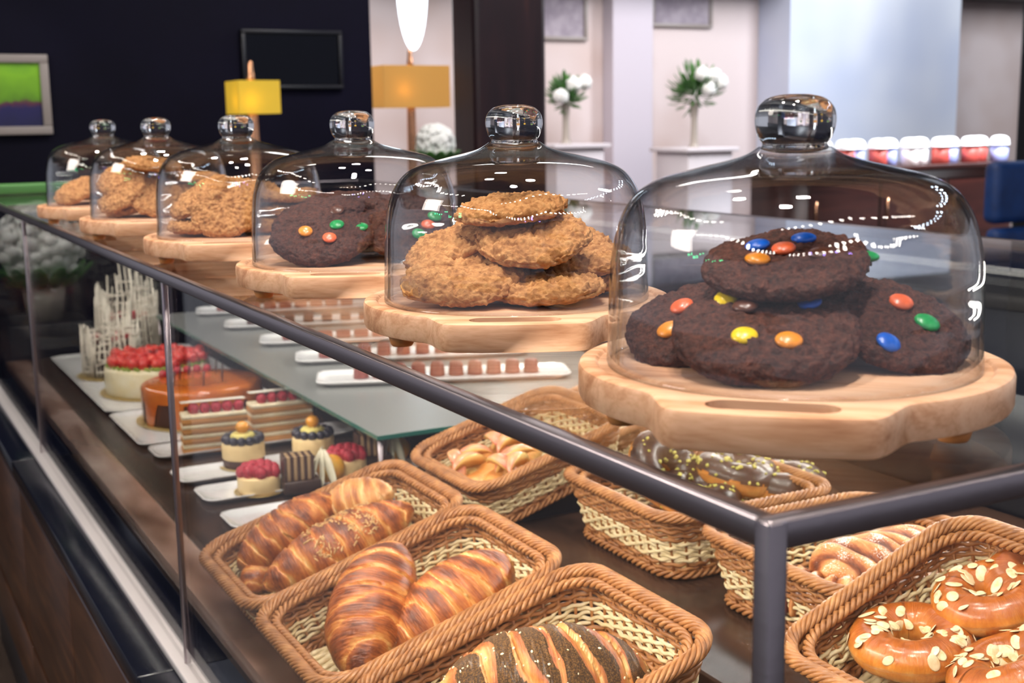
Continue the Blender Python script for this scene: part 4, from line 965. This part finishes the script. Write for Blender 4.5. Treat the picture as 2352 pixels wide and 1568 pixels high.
framed('abstract_painting', -95, 126, 106, 312, 6.6, M_ART, 'abstract painting in green over dark blue, in a grey frame on the navy wall', 'painting', .04)
M_SCR = pbr('dark_screen', srgb(3, 4, 14), .1, spec=.25)
o = framed('wall_screen', 556, 72, 780, 205, 6.6, M_SCR, 'dark flat screen on the navy wall behind the small yellow lamp', 'screen', .02, M_BLACK)
M_REL = pbr('grey_relief', srgb(158, 148, 158), .8, var=[(.4, srgb(140, 130, 142)), (.6, srgb(172, 162, 172))], scale=6)
framed('wall_relief', 1492, -14, 1632, 62, 8.6, M_REL, 'grey framed panel on the stone wall above the larger flower vase', 'wall panel', .03)
framed('wall_relief', 1230, -10, 1345, 92, 8.6, M_REL, 'grey framed panel on the stone wall, just right of the dark column', 'wall panel', .03)
# lamps
M_SHADE = None
def shade_mat(name, col, st):
    m, nt, out = new_mat(name); d = N(nt, 'BsdfDiffuse', Color=(*col, 1)); tr = N(nt, 'BsdfTranslucent', Color=(*col, 1)); mx = N(nt, 'MixShader'); mx.inputs[0].default_value = .6
    nt.links.new(d.outputs[0], mx.inputs[1]); nt.links.new(tr.outputs[0], mx.inputs[2]); e = N(nt, 'Emission', Color=(*col, 1), Strength=st); ad = N(nt, 'AddShader')
    nt.links.new(mx.outputs[0], ad.inputs[0]); nt.links.new(e.outputs[0], ad.inputs[1]); nt.links.new(ad.outputs[0], out.inputs[0]); return m
M_BRASS = pbr('copper_stem', srgb(230, 170, 130), .25, .9)
M_BULB = lamp_mat('warm_bulb', (1, .72, .4), 14)
def table_lamp(x0, y0, x1, y1, Y, xb, base_z, col, st, label, flabel, E):
    a = at_y(x0, y1, Y); b = at_y(x1, y0, Y); w = b.x-a.x; h = b.z-a.z; cx = at_y(xb, (y0+y1)/2, Y).x; zc = (a.z+b.z)/2
    o = thing('table_lamp', label, 'lamp', T(cx, Y, base_z)); ox = (a.x+b.x)/2-cx; oz = zc-base_z
    sh = MB(); th = .004
    for q in (box2(-w/2, w/2, -.11, -.11+th, -h/2, h/2), box2(-w/2, w/2, .11-th, .11, -h/2, h/2), box2(-w/2, -w/2+th, -.11+th, .11-th, -h/2, h/2), box2(w/2-th, w/2, -.11+th, .11-th, -h/2, h/2)): sh.add(q)
    part('lamp_shade', sh, shade_mat(label.split()[0]+'_shade', col, st), o, T(ox, 0, oz), False, flabel)
    part('stem', MB().add(lathe(smooth_prof([(.05, 0), (.05, .012), (.016, .03), (.03, oz*.4), (.026, oz-h/2), (.012, oz-h/2+.02), (.012, oz+h/2+.01)], 40), 20)), M_BRASS, o, label='copper coloured stem')
    part('finial', MB().add(lathe(smooth_prof([(0, oz+h/2), (.02, oz+h/2+.006), (.016, oz+h/2+.05), (.012, oz+h/2+.09), (0, oz+h/2+.098)], 20), 16)), M_BRASS, o)
    part('bulb', MB().add(ball(.028, 16, 10), 0, T(ox-w*.2, -.05, oz-.02)), M_BULB, o)
    return o
def console(cx, Y, w, h, label, d=.4):
    o = thing('console_table', label, 'table', T(cx, Y, 0))
    part('table_top', MB().add(box2(-w/2, w/2, -d/2, d/2, h-.04, h, .004)), M_MAHOG, o)
    for sx_ in (-1, 1):
        for sy_ in (-1, 1): part('leg', MB().add(box2(sx_*(w/2-.05)-.025, sx_*(w/2-.05)+.025, sy_*(d/2-.04)-.025, sy_*(d/2-.04)+.025, 0, h-.0402)), M_MAHOG, o)
lx = at_y(940, 250, 6.9).x; console(lx, 7.3, .9, .9, 'dark console table under the large amber lamp')
table_lamp(867, 152, 1015, 248, 7.3, 943, .9005, srgb(206, 168, 100), .34, 'amber table lamp with wide oblong shade and glowing bulb', 'wide amber shade', 0)
lx2 = at_y(577, 250, 6.1).x; console(lx2, 6.1, .7, .9, 'dark console table under the small yellow lamp')
table_lamp(535, 186, 626, 262, 6.1, 578, .9005, srgb(214, 190, 78), .36, 'small yellow table lamp in front of the navy wall', 'square yellow shade', 0)
# pendant
pa = at_y(948, 50, 7.6)
o = thing('pendant_lamp', 'bright white oval pendant lamp hanging above the amber lamp', 'lamp', T(pa.x, 7.6, 4.45))
zc = at_y(948, 0, 7.6).z; zl = at_y(950, 116, 7.6).z; hh = 2*(zc+.12-zl)/2
part('glass_globe', MB().add(ball(1, 24, 18, (.1, .1, hh)), 0, T(0, 0, zl+hh-4.45)), lamp_mat('bright_globe', (.78, .9, 1.0), 4), o, label='white glowing oval globe')
part('cord', MB().add(tube([(0, 0, 0), (0, 0, zl+2*hh-4.45)], .008, 6)), M_BLACK, o)
# flower vases on pedestals
M_LEAF = pbr('green_leaves', srgb(52, 96, 48), .5, var=[(.3, srgb(34, 70, 36)), (.7, srgb(86, 140, 62))], scale=20)
M_PETAL = pbr('white_petals', srgb(240, 240, 236), .6); M_VASE = pbr('clear_grey_vase', srgb(165, 155, 145), .15); M_PED = pbr('pale_pedestal', srgb(214, 206, 210), .6)
def flowers(mbx, bloom, x, y, top, r, Y, pot, label, plabel, sd):
    random.seed(sd); c = at_y(x, y, Y); pt = at_y(*pot, Y); pz = pt.z
    o = thing('pedestal', plabel, 'pedestal', T(pt.x, Y, 0)); part('column', MB().add(box2(-.2, .2, -.2, .2, 0, pz-.03, .01)), M_PED, o); part('cap', MB().add(box2(-.235, .235, -.235, .235, pz-.0298, pz, .006)), M_PED, o)
    v = thing('flower_vase', label, 'flower arrangement', T(pt.x, Y, pz+.0005)); hz = c.z-pz
    part('vase', MB().add(lathe(smooth_prof([(0, 0), (.045, 0), (.03, .03), (.024, hz*.5), (.034, hz-r*.55), (.03, hz-r*.5), (0, hz-r*.55)], 40), 24)), M_VASE, v)
    lf = MB()
    for k in range(260):
        d = Vector((random.gauss(0, 1), random.gauss(0, 1), random.gauss(.1, .8))).normalized(); q = d*r*random.uniform(.35, 1.05)
        lf.add(ball(1, 6, 4, (.012, .004, .042)), 0, Matrix.Translation((q.x, q.y, hz+q.z)) @ (d+Vector((0, 0, .6))).to_track_quat('Z', 'Y').to_matrix().to_4x4())
    f = part('foliage', lf, M_LEAF, v); f['kind'] = 'stuff'
    for bx, by in bloom:
        q = at_y(bx, by, Y); part('flower', MB().add(blob(.052, bx, .35, 3.5, 16, 12)), M_PETAL, v, T(q.x-pt.x, -r*.75, q.z-pz), label='round white bloom')
flowers(None, [(1302, 195), (1272, 222), (1326, 190)], 1300, 215, 180, .13, 7.9, (1300, 330), 'smaller vase of white flowers and leaves, just right of the dark column', 'pale square pedestal under the smaller flower vase', 4)
flowers(None, [(1600, 205), (1628, 190), (1585, 172), (1612, 175)], 1592, 205, 150, .19, 7.6, (1594, 338), 'larger vase of white flowers and leaves in front of the stone wall', 'pale square pedestal under the larger flower vase', 5)
def hydrangea(x, y, Y, r, label, plabel, sd):
    random.seed(sd); c = at_y(x, y, Y); h = c.z-r-.12
    o = thing('plinth_stand', plabel, 'plinth', T(c.x, Y, 0)); part('column', MB().add(box2(-.14, .14, -.14, .14, 0, h, .006)), M_BLACK, o)
    v = thing('hydrangea_pot', label, 'flower arrangement', T(c.x, Y, h+.0005), 'hydrangea pots')
    part('pot', MB().add(lathe([(0, 0), (.06, 0), (.075, .12), (.065, .12), (.06, .1), (0, .1)], 24)), M_VASE, v)
    fl = MB(); lf = MB()
    for k in range(330):
        a = Vector((random.gauss(0, 1), random.gauss(0, 1), random.gauss(.25, .9))).normalized()
        fl.add(ball(1, 7, 4, (.022, .022, .007)), 0, Matrix.Translation(Vector((0, 0, .12+r))+a*r*random.uniform(.86, 1.02)) @ a.to_track_quat('Z', 'Y').to_matrix().to_4x4())
    fl.add(ball(r*.86, 24, 14), 0, T(0, 0, .12+r))
    for k in range(14):
        a = k*.45; lf.add(ball(1, 8, 6, (.03, .006, .06)), 0, T(r*.9*math.cos(a), r*.9*math.sin(a), .12+r*.25, .8, 0, a+1.57))
    part('bloom', fl, M_PETAL, v, label='round head of white florets'); part('foliage', lf, M_LEAF, v)
hydrangea(1000, 330, 6.0, .10, 'white hydrangea head on a dark plinth beside the column', 'dark plinth under the white hydrangea', 2)
hydrangea(92, 560, 4.75, .15, 'large white hydrangea added beyond the far case end in place of a reflection', 'dark plinth added under the stand-in hydrangea beyond the case', 3)  # added flowers and plinth, standing in for a bouquet reflected in the front glass
# counter with white lidded jars
Yc = 5.3; ca = at_y(1895, 388, Yc); cb = at_y(2300, 388, Yc)
M_BAR = wood_mat('red_brown_counter', [(.2, srgb(26, 10, 9)), (.6, srgb(48, 20, 16)), (.9, srgb(66, 30, 22))], .35, 'X', .4)
o = thing('sideboard', 'dark red brown sideboard carrying a row of white lidded jars', 'sideboard', T((ca.x+cb.x)/2, Yc, 0)); w = (cb.x-ca.x)+.3
ctop = ca.z
part('top', MB().add(box2(-w/2, w/2, -.02, .5, ctop-.035, ctop, .005)), M_BAR, o)
part('cabinet', MB().add(box2(-w/2+.03, w/2-.03, .02, .48, .1, ctop-.0355)), M_BAR, o)
part('plinth', MB().add(box2(-w/2+.06, w/2-.06, .06, .45, 0, .0998)), M_BLACK, o)
for k in range(3): d_ = part('door', MB().add(box2(-w/2+.05+k*(w-.1)/3, -w/2+.03+(k+1)*(w-.1)/3, .004, .0198, .14, ctop-.08, .003)), M_BAR, o); part('handle', MB().add(tube([(-w/2+.09+k*(w-.1)/3, -.006, ctop-.3), (-w/2+.09+k*(w-.1)/3, -.006, ctop-.18)], .006, 8)), M_BRASS, d_)
M_LID = pbr('white_lid', srgb(244, 246, 250), .4); M_JR = pbr('red_label', srgb(176, 70, 62), .5); M_JB = pbr('blue_label', srgb(150, 160, 215), .5); M_JW = pbr('white_label', srgb(236, 226, 226), .5)
JB = lathe([(0, 0), (.04, 0), (.043, .004), (.043, .078), (0, .078)], 28); JL = lathe(smooth_prof([(0, .0785), (.046, .0785), (.047, .086), (.044, .104), (.03, .118), (0, .123)], 30), 28)
jm = {}
for nm, mm in (('red', M_JR), ('blue', M_JB), ('white', M_JW)): jm[nm] = MB().add(JB).mesh('jar_body', mm)
jl = MB().add(JL).mesh('lid', M_LID)
seq = ['white', 'white', 'red', 'blue', 'red', 'blue', 'white', 'white', 'red', 'blue', 'red', 'red', 'blue']
for k, nm in enumerate(seq):
    f = (k+.4)/len(seq); x = ca.x-.08+(cb.x-ca.x+.22)*f
    j = thing('lidded_jar', 'white lidded jar with %s body, %s from the left on the sideboard' % (nm, ORD[k]), 'jar', T(x, Yc+.08+.05*(k % 2), ctop+.0005), 'lidded jars on the sideboard'); j.scale = (1.2, 1.2, 1.25)
    part('jar_body', jm[nm], None, j); part('lid', jl, None, j, label='domed white lid')
# blue chair
Yh = 4.3; h0 = at_y(2272, 372, Yh); hx = h0.x
M_BLUEF = pbr('blue_velvet', srgb(22, 52, 110), .55, var=[(.3, srgb(12, 30, 72)), (.7, srgb(34, 74, 140))], scale=4)
o = thing('blue_chair', 'tall blue upholstered chair at the right picture edge', 'chair', T(hx+.26, Yh, 0))
zt = h0.z
part('backrest', MB().add(rbox(.5, .1, .30, .04, 4), 0, T(0, 0, zt-.15)), M_BLUEF, o)
part('backrest_panel', MB().add(rbox(.5, .09, .40, .035, 4), 0, T(0, -.02, zt-.52)), M_BLUEF, o)
part('seat', MB().add(rbox(.5, .46, .1, .035, 4), 0, T(0, -.22, zt-.78)), M_BLUEF, o)
for sx_ in (-1, 1):
    for yy in (-.4, .0): part('leg', MB().add(tube([(sx_*.21, yy, 0), (sx_*.2, yy, zt-.83)], .018, 8)), M_BLACK, o)
# round grey-topped counter behind the case
bz = G-.19
q0 = at_z(2000, 592, bz); q1 = at_z(2352, 626, bz); dv = Vector((q1.x-q0.x, q1.y-q0.y)).normalized(); nv = Vector((-dv.y, dv.x))
ctr = Vector((q0.x, q0.y))+dv*.1-nv*.19; ang = math.atan2(dv.y, dv.x)
o = thing('bar_counter', 'low bar with grey stone top and dark navy front behind the case', 'bar counter', T(ctr.x, ctr.y, 0, 0, 0, ang))
part('bar_top', MB().add(box2(-1.1, 1.1, -.19, .19, bz-.035, bz, .006)), pbr('grey_stone_top', srgb(92, 88, 86), .35), o, label='grey stone top')
part('bar_front', MB().add(box2(-1.06, 1.06, -.16, .16, 0, bz-.0352, .004)), pbr('navy_front', srgb(30, 36, 60), .35), o, label='dark navy front')

# ================================================================== lights
W = bpy.data.worlds.new('hall'); S.world = W; W.use_nodes = True
W.node_tree.nodes['Background'].inputs[0].default_value = (.72, .74, .86, 1); W.node_tree.nodes['Background'].inputs[1].default_value = .5
# garlands of tiny bulbs below the ceiling
def garland(label, pts, n, sag, mat, r=.014):
    o = thing('string_lights', label, 'string lights', T(*pts[0])); P = []
    for a, b in zip(pts, pts[1:]):
        for k in range(n):
            f = k/n; p = Vector(a).lerp(Vector(b), f); p.z -= sag*4*f*(1-f); P.append(p-Vector(pts[0]))
    part('cord', MB().add(tube([p[:] for p in P], .003, 5)), M_BLACK, o)
    mb = MB()
    for p in P: mb.add(ball(r, 8, 6), 0, T(p.x, p.y, p.z-.02))
    b = part('bulbs', mb, mat, o); b['kind'] = 'stuff'
LB = lamp_mat('warm_white_bulb', (1, .93, .84), 55); LBB = lamp_mat('cool_bulb', (.62, .8, 1), 55); LBG = lamp_mat('green_bulb', (.05, 1, .35), 40); LBV = lamp_mat('violet_bulb', (.35, .25, 1), 40)
for k, (a, b, n_, mt, nm) in enumerate((((-3.2, -2.4, 3.3), (-2.8, 3.4, 3.3), 34, LB, 'warm'), ((-2.4, -2.8, 3.0), (3.6, -2.4, 3.0), 34, LB, 'warm'), ((-1.5, -1.2, 3.6), (3.2, -.9, 3.6), 26, LB, 'warm'),
        ((3.4, -2.0, 3.2), (4.6, 3.0, 3.2), 26, LBB, 'cool'), ((-3.6, .2, 2.5), (-3.6, 2.4, 2.5), 10, LBG, 'green'), ((-1.0, -2.2, 2.6), (.6, -2.4, 2.6), 8, LBV, 'violet'), ((-1.8, 1.0, 3.7), (-1.0, 5.0, 3.7), 22, LB, 'warm'))):
    m_ = tuple((Vector(a)+Vector(b))/2); garland('string of %s bulbs under the hall ceiling, %s one' % (nm, ORD[k]), [(a[0], a[1], a[2]+.25), (m_[0], m_[1], m_[2]+.25), (b[0], b[1], b[2]+.25)], n_//3, .22, mt, .045)
for k, (x, y, e) in enumerate(((.1, .3, 120), (.15, 1.3, 105), (.15, 2.7, 120), (.75, .7, 120), (.8, 1.9, 105), (.8, 3.2, 130))):
    light('downlight', 'SPOT', (x, y, 3.65), e, (1, .93, .84), .09, (x+.3 if x < .5 else x-.1, y+.15, 1.0), spot=75, blend=.8)
light('case_led', 'AREA', (X0+.03, 2.3, G-.03), 11, (1, .93, .84), 3.4, (X0+.45, 2.3, DK), .02)
light('case_led_near', 'AREA', (X0+.03, 1.15, G-.03), 5.5, (1, .93, .84), 1.1, (X0+.4, 1.15, DK), .02)
for o_ in ('case_led', 'case_led_near'):
    ob = bpy.data.objects[o_]; d = Vector((.45, 0, -.5)).normalized()
    z = -d; x = Vector((0, 1, 0)); y = z.cross(x); ob.matrix_world = Matrix(((x.x, y.x, z.x, ob.location.x), (x.y, y.y, z.y, ob.location.y), (x.z, y.z, z.z, ob.location.z), (0, 0, 0, 1)))
rl = light('added_fill_rear', 'AREA', (XB-.03, 1.9, G-.03), 19, (1, .93, .84), 2.6, (1.2, 1.9, DK), .02)  # added fill along the rear rail to lift the dim back baskets
d = Vector((-.55, 0, -.5)).normalized(); z = -d; x = Vector((0, 1, 0)); y = z.cross(x); rl.matrix_world = Matrix(((x.x, y.x, z.x, XB-.03), (x.y, y.y, z.y, 1.9), (x.z, y.z, z.z, G-.03), (0, 0, 0, 1)))
light('added_spot_far_end', 'SPOT', (-.6, 4.3, 3.4), 220, (1, .95, .9), .06, (.75, 4.75, 1.1), spot=40)  # added spot to brighten the hydrangea past the case end
light('added_fill_middle', 'AREA', (2.6, 4.2, 3.9), 70, (1, .95, .92), 1.4, (2.8, 5.6, 1.2))  # unseen fill added to lift the grey hydrangea in the hall
light('added_fill_left', 'AREA', (-2.6, 2.4, 3.0), 60, (1, .9, .82), 1.2, (.3, 2.4, .6))  # unseen fill added from the left for the dark wood base
light('added_fill_stone', 'AREA', (5.0, 6.0, 3.9), 98, (1, .92, .9), 2.2, (5.6, 8.6, 1.4))  # unseen fill added to brighten the stone wall
light('added_fill_white', 'AREA', (8.2, 5.8, 3.9), 430, (.86, .92, 1), 2.2, (8.6, 8.4, 1.6))  # unseen cool fill added to make the white wall bright and bluish
light('added_jar_spot', 'SPOT', (6.0, 4.4, 3.6), 1500, (.95, .97, 1), .08, (6.0, 5.4, 1.2), spot=60)  # unseen spot added to push the jar lids to white
light('painting_light', 'SPOT', (.6, 5.4, 3.2), 30, (1, .96, .9), .05, (.75, 6.6, 1.5), spot=40)
light('column_light', 'AREA', (2.6, 7.6, 3.8), 70, (1, .92, .9), 1.0, (3.0, 8.6, 1.5))

S.render.engine = 'CYCLES'
cy = S.cycles; cy.use_denoising = True; cy.max_bounces = 10; cy.diffuse_bounces = 3; cy.glossy_bounces = 4; cy.transmission_bounces = 8; cy.transparent_max_bounces = 40
cy.sample_clamp_indirect = 4; cy.caustics_reflective = False; cy.caustics_refractive = False; cy.blur_glossy = .5
vs = S.view_settings; vs.view_transform = 'Standard'; vs.look = 'None'; vs.gamma = 1; vs.use_curve_mapping = False; vs.exposure = 0.0
